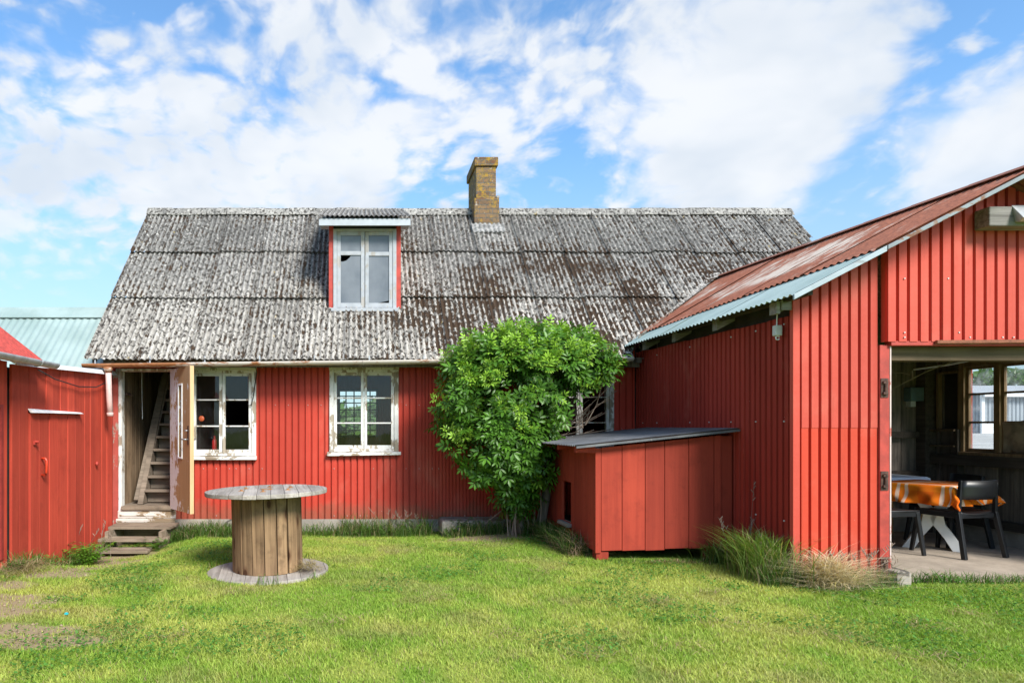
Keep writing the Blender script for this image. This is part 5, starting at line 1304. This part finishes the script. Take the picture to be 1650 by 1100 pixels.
# ================================================================== ELDER BUSH
bush = thing('elder_bush', (1.9, 8.05, 0), 'large green leafy elder bush growing against the red house wall', 'bush')
ELL = [((1.95, 7.98, 1.90), (1.06, .58, .64)), ((2.10, 7.98, 2.17), (.95, .46, .36)), ((1.50, 7.98, 2.14), (.45, .42, .34)), ((1.62, 8.0, 1.26), (.68, .48, .56)), ((1.22, 8.1, 1.62), (.38, .36, .52)), ((2.62, 8.0, 2.05), (.42, .45, .46)), ((1.86, 8.05, .62), (.26, .26, .34)), ((1.90, 7.95, 1.10), (.46, .42, .5))]
ELL = [((1.93 + (c[0] - 1.93) * .93, c[1], c[2] * .965 + .02), (r[0] * .90, r[1] * .95, r[2] * .93)) for c, r in ELL]
def inside(p, k=1.0, skip=-1):
    for i, (c, r) in enumerate(ELL):
        if i != skip and ((p[0] - c[0]) / r[0]) ** 2 + ((p[1] - c[1]) / r[1]) ** 2 + ((p[2] - c[2]) / r[2]) ** 2 < k: return True
    return False
tips = []
area = [r[0] * r[2] + r[0] * r[1] for c, r in ELL]
tries = 0
while len(tips) < 1180 and tries < 60000:
    tries += 1; i = random.choices(range(len(ELL)), area)[0]; c, r = ELL[i]
    d = Vector((random.gauss(0, 1), random.gauss(0, 1), random.gauss(0, 1))).normalized(); inner = random.random() < .25
    k = random.uniform(.5, .8) if inner else (random.uniform(.82, 1.08) if random.random() < .88 else random.uniform(1.06, 1.16)) * (1 + .10 * (vnoise(d.x * 3 + 7 * i, d.z * 3 + d.y * 2, 77, 1.6) - .4))
    p = Vector((c[0] + d.x * r[0] * k, c[1] + d.y * r[1] * k, c[2] + d.z * r[2] * k))
    if not inner and inside(p, .72, i): continue
    if p.y > 8.80 or (p.y > 8.3 and p.z > roofz(p.y) - .1 and p.y > 8.5) or (p.x > 2.75 and p.z < 1.75): continue
    if p.x > 2.35 and p.z < 1.62 + (p.x - 2.35) * .5 and p.y > 7: continue
    if p.y > 8.35 and random.random() < .6: continue
    g_ = Vector((d.x / r[0], d.y / r[1], d.z / r[2])).normalized(); nd_ = (g_ + Vector((0, -.15, .75))).normalized(); tips.append((p, nd_, inner))
HOLES = [(random.uniform(1.1, 2.7), random.uniform(7.35, 7.7), random.uniform(.9, 2.3), random.uniform(.09, .17)) for _ in range(9)]
tips = [t for t in tips if not any((t[0].x - a) ** 2 + (t[0].z - c) ** 2 < r * r and t[0].y < 7.85 for a, b, c, r in HOLES)]
LV, LT, LC = [], [], []
def leaflet(b, d, nrm_, L, W, col_):
    s_ = d.cross(nrm_).normalized(); up = s_.cross(d).normalized(); base = len(LV); dr = -up * (L * .10)
    LV.extend([b, b + d * (L * .45) + s_ * (W * .5) + up * (W * .13), b + d * (L * .45) - s_ * (W * .5) + up * (W * .13), b + d * (L * .48), b + d * (L * .78) + s_ * (W * .34) + dr * .4 + up * W * .08, b + d * (L * .78) - s_ * (W * .34) + dr * .4 + up * W * .08, b + d * (L * .8) + dr * .45, b + d * L + dr])
    LT.extend([(base, base + 1, base + 3), (base, base + 3, base + 2), (base + 1, base + 4, base + 6), (base + 1, base + 6, base + 3), (base + 3, base + 6, base + 5), (base + 3, base + 5, base + 2), (base + 4, base + 7, base + 6), (base + 6, base + 7, base + 5)])
    LC.extend([col_ * .9] * 3 + [col_ * 1.12] + [col_] * 2 + [col_ * 1.1] + [col_])
def compound(p, d, upv, size, col_):
    side = d.cross(upv).normalized(); nl = side.cross(d).normalized(); L = size * random.uniform(.85, 1.15)
    for t, a in ((.42, 62), (.72, 52)):
        b = p + d * (L * t) - nl * (L * .06 * t)
        for s_ in (-1, 1):
            dd = (d * math.cos(R(a)) + side * (s_ * math.sin(R(a))) - nl * .18).normalized(); leaflet(b, dd, nl, L * random.uniform(.48, .6), L * random.uniform(.17, .22), col_ * random.uniform(.9, 1.1))
    leaflet(p + d * L * .78, (d - nl * .25).normalized(), nl, L * .6, L * .22, col_ * random.uniform(.95, 1.15))
for p, nd_, inner in tips:
    a = nd_.cross(Vector((.3, .1, .9))).normalized(); b = nd_.cross(a)
    young = (not inner) and random.random() < .10 + .50 * (p.z - .9) / 1.4; nl_ = random.randint(6, 9) if not inner else 5
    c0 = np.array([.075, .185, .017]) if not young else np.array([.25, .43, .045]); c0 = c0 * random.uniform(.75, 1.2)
    if inner: c0 = np.array([.06, .16, .018]) * random.uniform(.8, 1.1)  # shade inside the crown put into a darker leaf colour
    ph = random.uniform(0, 6.28)
    for k in range(nl_):
        t = ph + k * 2.4; fan = R(20 + 55 * (k / nl_) + random.uniform(-8, 8)) if young else R(40 + 45 * (k / nl_) + random.uniform(-8, 8))
        d = (nd_ * math.cos(fan) + (a * math.cos(t) + b * math.sin(t)) * math.sin(fan)); d = (d + Vector((0, 0, -.12))).normalized()
        pp = p - nd_ * (.10 * k / nl_); size = random.choice((.085, .105, .12, .14)) * random.uniform(.85, 1.1) * (.85 if young else 1.15)
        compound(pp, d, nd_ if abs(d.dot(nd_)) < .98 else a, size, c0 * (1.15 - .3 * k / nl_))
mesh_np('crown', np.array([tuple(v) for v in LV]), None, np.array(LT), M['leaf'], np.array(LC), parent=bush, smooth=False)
mb = MB()
def limb(p0, p1, r0, r1, wob=.06, n_=6):
    p0, p1 = Vector(p0), Vector(p1); pts = []
    for k in range(n_ + 1):
        t = k / n_; w_ = math.sin(t * math.pi) * wob; pts.append(p0.lerp(p1, t) + Vector((random.uniform(-w_, w_), random.uniform(-w_, w_), 0)))
    mb.tube(pts, [r0 + (r1 - r0) * k / n_ for k in range(n_ + 1)], 8); return pts
limb((2.15, 8.05, -.05), (2.22, 8.1, 1.1), .055, .045); limb((2.22, 8.1, 1.08), (2.5, 8.05, 1.9), .04, .015); limb((2.22, 8.1, 1.08), (1.9, 7.9, 2.0), .038, .012)
limb((1.95, 8.1, -.05), (1.8, 8.05, 1.0), .045, .03); limb((1.8, 8.05, 1.0), (1.5, 8.0, 1.9), .03, .01); limb((1.8, 8.05, .9), (1.2, 8.15, 1.6), .025, .008); limb((1.9, 8.1, .0), (2.0, 7.95, 1.9), .03, .01)
part('trunk', mb, 'bark', bush, smooth=True)
mb = MB()
for k in range(16): x = random.uniform(1.75, 2.12); y = random.uniform(7.9, 8.2); mb.tube([(x, y, -.04), (x + random.uniform(-.05, .05), y, random.uniform(.15, .35)), (x + random.uniform(-.14, .14), y - .02, random.uniform(.4, .75))], [.009, .008, .005], 5)
mb.tube([(1.52, 8.3, .10), (1.72, 8.2, .28), (1.92, 8.1, .40)], [.006, .008, .009], 5)
for k in range(30):
    a = Vector((random.uniform(2.25, 2.75), random.uniform(8.1, 8.55), random.uniform(1.22, 1.4))); d = Vector((random.uniform(-.1, .9), random.uniform(-.3, .2), random.uniform(.15, .8))).normalized(); L = random.uniform(.3, .62)
    m_ = a + d * L * .5 + Vector((0, 0, random.uniform(-.05, .05))); e = a + d * L + Vector((random.uniform(-.1, .1), 0, random.uniform(-.03, .1)))
    mb.tube([a, m_, e], [.006, .005, .003], 5)
    if random.random() < .6: mb.tube([m_, m_ + Vector((random.uniform(-.1, .2), random.uniform(-.1, .1), random.uniform(.05, .18)))], [.004, .002], 5)
for k in range(14): x = random.uniform(2.2, 2.9); mb.tube([(x, 8.3, stz(x) + .015), (x + random.uniform(.1, .3), 8.3 + random.uniform(-.2, .15), stz(x) + .06)], [.005, .003], 5)
part('deadwood', mb, 'twig', bush)

# ================================================================== TALL GRASS, WEEDS, LITTER
def clump(n, xr, yr, hr, col_, wd=(.004, .008), lean=.5, dens=None):
    x = rng.uniform(*xr, n); y = rng.uniform(*yr, n)
    if dens is not None: k = rng.uniform(0, 1, n) < dens(x, y); x, y = x[k], y[k]
    n = len(x); h = rng.uniform(*hr, n) * (.6 + .8 * fbm(x, y, 41, 2.5, 3)); c = np.array(col_)[None] * rng.uniform(.65, 1.3, n)[:, None]
    dr = rng.uniform(0, 1, n) < .16; c[dr] = np.array([.40, .33, .17]) * rng.uniform(.7, 1.1, dr.sum())[:, None]
    return blades(x, y, gz(x, y) - .01, h, rng.uniform(*wd, n), h * rng.uniform(.1, 2 * lean, n), c, seg=4)
gc = (.095, .19, .028)
fr = [clump(3200, (-2.5, 1.0), (8.45, 8.84), (.06, .24), gc, dens=lambda x, y: .08 + .92 * sst(fbm(x * 1.0, y * .2, 51, 2.4, 3), .48, .62)), clump(1500, (-2.45, -1.3), (8.40, 8.82), (.10, .28), gc), clump(900, (-.3, .9), (8.4, 8.82), (.12, .36), gc),
      clump(700, (1.0, 1.95), (8.2, 8.44), (.08, .24), gc), clump(1300, (2.02, 2.3), (6.7, 8.0), (.08, .30), (.07, .15, .022)), clump(900, (1.9, 2.5), (7.9, 8.3), (.08, .26), (.06, .14, .02)), clump(500, (2.3, 3.6), (6.3, 6.5), (.03, .08), gc),
      clump(1400, (3.3, 4.4), (5.42, 5.62), (.05, .22), gc), clump(900, (-3.3, -3.1), (6.0, 8.4), (.06, .24), gc), clump(1600, (4.5, 7.0), (5.52, 5.74), (.04, .13), (.10, .22, .03)),
      clump(2600, (SPX - .75, SPX + .75), (SPY - .75, SPY + .75), (.04, .11), (.13, .26, .03), dens=lambda x, y: (abs(np.hypot(x - SPX, y - SPY) - .585) < .04) * sst(fbm(x, y, 61, 4.0, 2), .35, .6))]
tall = mesh_np('tall_grass', *[z for z in [None]]) if False else None
fv, fq, ft, fc = merge(fr); tall = mesh_np('tall_grass', fv, fq, ft, M['blade'], fc); tag(tall, kind='stuff', label='uncut tall grass along the foot of the walls', cat='grass')
# the big grass tuft and its straw at the barn corner
def tuft(name, cx, cy, rx, ry, n, hr, label, colr):
    r_ = rng.normal(0, .42, (n, 2)); x = cx + r_[:, 0] * rx; y = np.minimum(cy + r_[:, 1] * ry, 99); x = np.minimum(x, BX - .03) if cy > BF else x
    h = rng.uniform(*hr, n); c = np.array(colr)[None] * rng.uniform(.6, 1.35, n)[:, None]; d_ = rng.uniform(0, 1, n) < .14; c[d_] = np.array([.48, .40, .20])
    v, q, t, cc = blades(x, y, gz(x, y) - .02, h, rng.uniform(.004, .009, n), h * rng.uniform(.15, .95, n), c, bend=1.6, seg=6)
    o = mesh_np(name, v, q, t, M['blade'], cc, origin=(cx, cy, 0)); return tag(o, label, 'grass tuft')
tuft('grass_tuft', 3.49, 5.80, .24, .36, 1000, (.24, .58), 'tall arching green grass tuft at the left corner of the barn', (.19, .30, .05))
tuft('grass_tuft', 3.42, 6.40, .16, .12, 260, (.14, .32), 'smaller grass tuft under the right end of the hen house', (.13, .22, .04))
straw_heap('straw_clump', 3.80, 5.40, .0, 1300, .22, .15, .34, 'clump of dry pale straw at the barn corner', 'straw', (.92, .78, .54))
straw_heap('straw_clump', -3.12, 6.05, -.02, 700, .28, .38, .14, 'flattened dry straw by the red wall at the left edge', 'straw', (.52, .40, .22))
straw_heap('straw_clump', 2.95, 6.34, .0, 300, .35, .07, .06, 'dry straw under the front of the hen house', 'straw', (.55, .42, .25))
straw_heap('straw_clump', 2.15, 6.75, .0, 160, .12, .2, .3, 'dry stems at the left corner of the hen house', 'straw', (.40, .28, .18))
# seed heads
def weed(name, cx, cy, h, n, leafL, label, cat, colr):
    global LV, LT, LC
    LV, LT, LC = [], [], []; z0 = float(gz(cx, cy)) - .01
    for k in range(n):
        px2 = cx + random.gauss(0, .07); py2 = cy + random.gauss(0, .05); top = Vector((px2 + random.gauss(0, .05), py2 + random.gauss(0, .04), z0 + h * random.uniform(.5, 1)))
        for j in range(7):
            t = (j + 1) / 7; p = Vector((px2, py2, z0)).lerp(top, t); a = random.uniform(0, 6.28); d = Vector((math.cos(a), math.sin(a), random.uniform(.1, .7))).normalized(); compound(p, d, Vector((0, 0, 1)), leafL * random.uniform(.7, 1.1), np.array(colr) * random.uniform(.75, 1.25))
    o = mesh_np(name, np.array([tuple(v) for v in LV]), None, np.array(LT), M['leaf'], np.array(LC), origin=(cx, cy, z0)); return tag(o, label, cat, None)
weed('fern_plant', -3.10, 7.42, .26, 12, .12, 'bright green ferny plant at the foot of the red plank wall', 'plant', (.13, .30, .03))
weed('nettle_plant', -2.85, 8.24, .11, 5, .06, 'nettles growing between the two lower wooden steps', 'plant', (.09, .22, .025))
weed('nettle_plant', -2.95, 8.50, .13, 6, .06, 'nettles growing in the gap under the top wooden step', 'plant', (.09, .22, .025))
weed('nettle_plant', -2.5, 8.1, .16, 8, .07, 'weeds at the right side of the wooden steps', 'plant', (.09, .21, .03))
weed('nettle_plant', 1.32, 8.36, .20, 12, .09, 'dark green weeds in front of the stone step', 'plant', (.06, .15, .02))
weed('nettle_plant', 2.2, 7.6, .22, 10, .09, 'dark weeds between the bush and the hen house', 'plant', (.055, .14, .02))
weed('dandelion', 4.86, 5.66, .07, 4, .08, 'small leafy weed on the edge of the concrete floor', 'plant', (.12, .28, .04))
def stalks(name, cx, cy, n, h, label, col_=(.42, .32, .2)):
    mb = MB(); z0 = float(gz(cx, cy))
    for k in range(n):
        x = cx + random.gauss(0, .12); y = cy + random.gauss(0, .02); H = h * random.uniform(.6, 1.1); e = Vector((x + random.gauss(0, .10), y - random.uniform(0, .06), z0 + H)); m_ = Vector((x, y, z0 + H * .5))
        mb.tube([(x, y, z0 - .02), m_, e], [.0025, .002, .0015], 4)
        for j in range(5): p = m_.lerp(e, .55 + .09 * j); mb.bar(p, p + Vector((random.uniform(-.03, .03), 0, .03)), .006, .004)
    return solo(name, mb, 'twig', (cx, cy, z0), label, 'dry stalks')
stalks('dry_stalks', 4.15, 5.5, 9, .34, 'thin dry stalks in front of the red barn sheet'); stalks('dry_stalks', .45, 8.7, 10, .34, 'thin dry stalks right of the middle window'); stalks('dry_stalks', 3.5, 6.2, 6, .75, 'tall seed stalks rising from the big grass tuft'); stalks('dry_stalks', -3.15, 7.8, 7, .42, 'thin stalks on the red plank wall by the steps')
mb = MB(); mb.hexa([(-2.06, 4.58, .02), (-2.04, 4.575, .02), (-2.06, 4.60, .02), (-2.04, 4.60, .02), (-2.06, 4.58, .03), (-2.043, 4.575, .036), (-2.057, 4.60, .032), (-2.04, 4.60, .028)]); 
solo('plastic_scrap', mb, 'teal_scrap', (-2.05, 4.58, .02), 'turquoise plastic scrap lying on bare soil at lower left', 'litter')

# ================================================================== trees behind the house and beyond the yard
def far_tree(cx, cy, z0, hgt, rad, n, ls, label):
    t = thing('tree', (cx, cy, z0), label, 'tree', 'far trees seen through windows')
    mb = MB(); mb.tube([(cx, cy, z0), (cx + .1, cy, z0 + hgt * .4), (cx, cy + .1, z0 + hgt * .75)], [rad * .08, rad * .06, rad * .02], 8); part('trunk', mb, 'bark', t)
    d = rng.normal(0, 1, (n, 3)); d /= np.linalg.norm(d, axis=1)[:, None]; k = rng.uniform(.45, 1, n) ** .6 * (.8 + .4 * vnoise(d[:, 0] * 3 + 9, d[:, 2] * 3 + d[:, 1], 5, 1.5))
    c = np.array([cx, cy, z0 + hgt * .58]) + d * k[:, None] * np.array([rad, rad, hgt * .44]); a = rng.normal(0, 1, (n, 3)) * ls; b = rng.normal(0, 1, (n, 3)) * ls * .6
    V = np.stack([c - a, c + b, c + a, c - b], 1).reshape(-1, 3); q = np.arange(4 * n).reshape(n, 4); col_ = np.repeat(np.array([.075, .15, .035]) * rng.uniform(.6, 1.4, n)[:, None], 4, 0)
    mesh_np('crown', V, q, None, M['leaf'], col_, parent=t)
far_tree(-.9, 20, 0, 1.9, 1.6, 2500, .09, 'green tree behind the house seen through the rear window, left one'); far_tree(1.0, 22, 0, 2.2, 1.8, 2500, .09, 'green tree behind the house seen through the rear window, right one')
far_tree(58, 74, .76, 6.5, 6, 1800, .35, 'distant tree above the grey shed roof, left one'); far_tree(72, 76, .76, 7, 6.5, 1800, .35, 'distant tree above the grey shed roof, right one')
# clover, dead clippings and small stones in the lawn
def flat_leaves(n, size, col_, dens):
    y = np.sqrt(rng.uniform(3.1 ** 2, 8.7 ** 2, n)); x = y * rng.uniform(-.56, 1.01, n)
    k = ~blocked(x, y) & ~((x > 4.4) & (y > 5.45)) & (rng.uniform(0, 1, n) < dens(x, y)); x, y = x[k], y[k]; n = len(x)
    a = rng.uniform(0, 6.28, n); L = size * rng.uniform(.6, 1.3, n); z = gz(x, y) + rng.uniform(.012, .042, n); t = rng.normal(0, .35, (n, 2))
    dx, dy = np.cos(a) * L, np.sin(a) * L; wx, wy = -np.sin(a) * L * .42, np.cos(a) * L * .42
    V = np.stack([np.stack([x, y, z], -1), np.stack([x + dx * .55 + wx, y + dy * .55 + wy, z + L * t[:, 0] * .5], -1), np.stack([x + dx, y + dy, z + L * t[:, 1]], -1), np.stack([x + dx * .55 - wx, y + dy * .55 - wy, z + L * t[:, 1] * .4], -1)], 1).reshape(-1, 3)
    c = np.repeat(np.array(col_)[None] * rng.uniform(.7, 1.3, n)[:, None], 4, 0); return V, np.arange(4 * n).reshape(n, 4), c
cv, cq, cc_ = flat_leaves(90000, .020, (.10, .24, .035), lambda x, y: sst(fbm(x, y, 71, 1.5, 4), .54, .64) * .8)
tag(mesh_np('clover', cv, cq, None, M['blade'], cc_), kind='stuff', label='clover leaves growing in patches of the lawn', cat='clover')
hx_ = [(1.9, 3.9), (2.9, 4.05), (-.2, 4.4), (.6, 5.0), (2.2, 4.9), (1.3, 3.75), (3.6, 4.3), (2.75, 5.2), (-.9, 5.2), (1.6, 5.9), (.3, 6.8), (1.2, 7.2), (3.2, 3.7), (-1.2, 4.1), (2.4, 4.35), (4.2, 4.6), (.9, 4.15)]
ps = []
for (a, b) in hx_:
    n = 70; r_ = rng.normal(0, .06, (n, 2)); x = a + r_[:, 0] * 1.6; y = b + r_[:, 1]
    ps.append(blades(x, y, gz(x, y) + rng.uniform(.01, .045, n), rng.uniform(.004, .03, n), rng.uniform(.003, .006, n), rng.uniform(.03, .10, n), np.array([.50, .38, .20])[None] * rng.uniform(.6, 1.25, n)[:, None], seg=2))
dv, dq, dt_, dc = merge(ps); tag(mesh_np('dry_clippings', dv, dq, dt_, M['blade'], dc), kind='stuff', label='small wisps of dry clippings on the lawn', cat='clippings')
mb = MB(); cnt = 0
while cnt < 170:
    y = random.uniform(3.6, 8.4); x = y * random.uniform(-.56, -.2)
    if x < -3.25 or random.random() > float(soilmask(np.array([x]), np.array([y]))[0]): continue
    cnt += 1; r_ = random.uniform(.004, .015) * (1.6 if random.random() < .06 else 1); z = float(gz(x, y)) + r_ * .3
    a = random.uniform(0, 6); vs = [(x + r_ * random.uniform(.8, 1.4) * math.cos(a + k * 1.57), y + r_ * random.uniform(.7, 1.2) * math.sin(a + k * 1.57), z) for k in range(4)] + [(x, y, z + r_ * .8), (x, y, z - r_ * .8)]
    mb.add(vs, [(0, 1, 4), (1, 2, 4), (2, 3, 4), (3, 0, 4), (1, 0, 5), (2, 1, 5), (3, 2, 5), (0, 3, 5)])
solo('small_stones', mb, m_simple('earth_crumbs', (.26, .20, .13), .95, .3, 20), (-2.6, 5.5, 0), 'small stones and crumbs of soil on the bare path', 'stones', kind='stuff')
# broad-leaved weeds along the foot of the walls
LV, LT, LC = [], [], []
spots = [(random.uniform(-2.4, 1.9), random.uniform(8.5, 8.8)) for _ in range(46)] + [(random.uniform(-3.27, -3.1), random.uniform(5.9, 7.9)) for _ in range(14)] + [(random.uniform(2.05, 2.26), random.uniform(6.6, 8.2)) for _ in range(16)] + [(random.uniform(3.7, 4.4), random.uniform(5.35, 5.55)) for _ in range(8)]
for (a, b) in spots:
    z0 = float(gz(a, b)); hh = random.uniform(.03, .14)
    for j in range(random.randint(4, 9)):
        t = random.uniform(0, 6.28); compound(Vector((a + random.gauss(0, .03), b + random.gauss(0, .02), z0 + hh * random.uniform(.1, 1))), Vector((math.cos(t), math.sin(t), random.uniform(.05, .6))).normalized(), Vector((0, 0, 1)), random.uniform(.04, .10), np.array([.11, .24, .035]) * random.uniform(.6, 1.3))
tag(mesh_np('wall_weeds', np.array([tuple(v) for v in LV]), None, np.array(LT), M['leaf'], np.array(LC)), kind='stuff', label='low broad leaved weeds along the foot of the walls', cat='weeds')
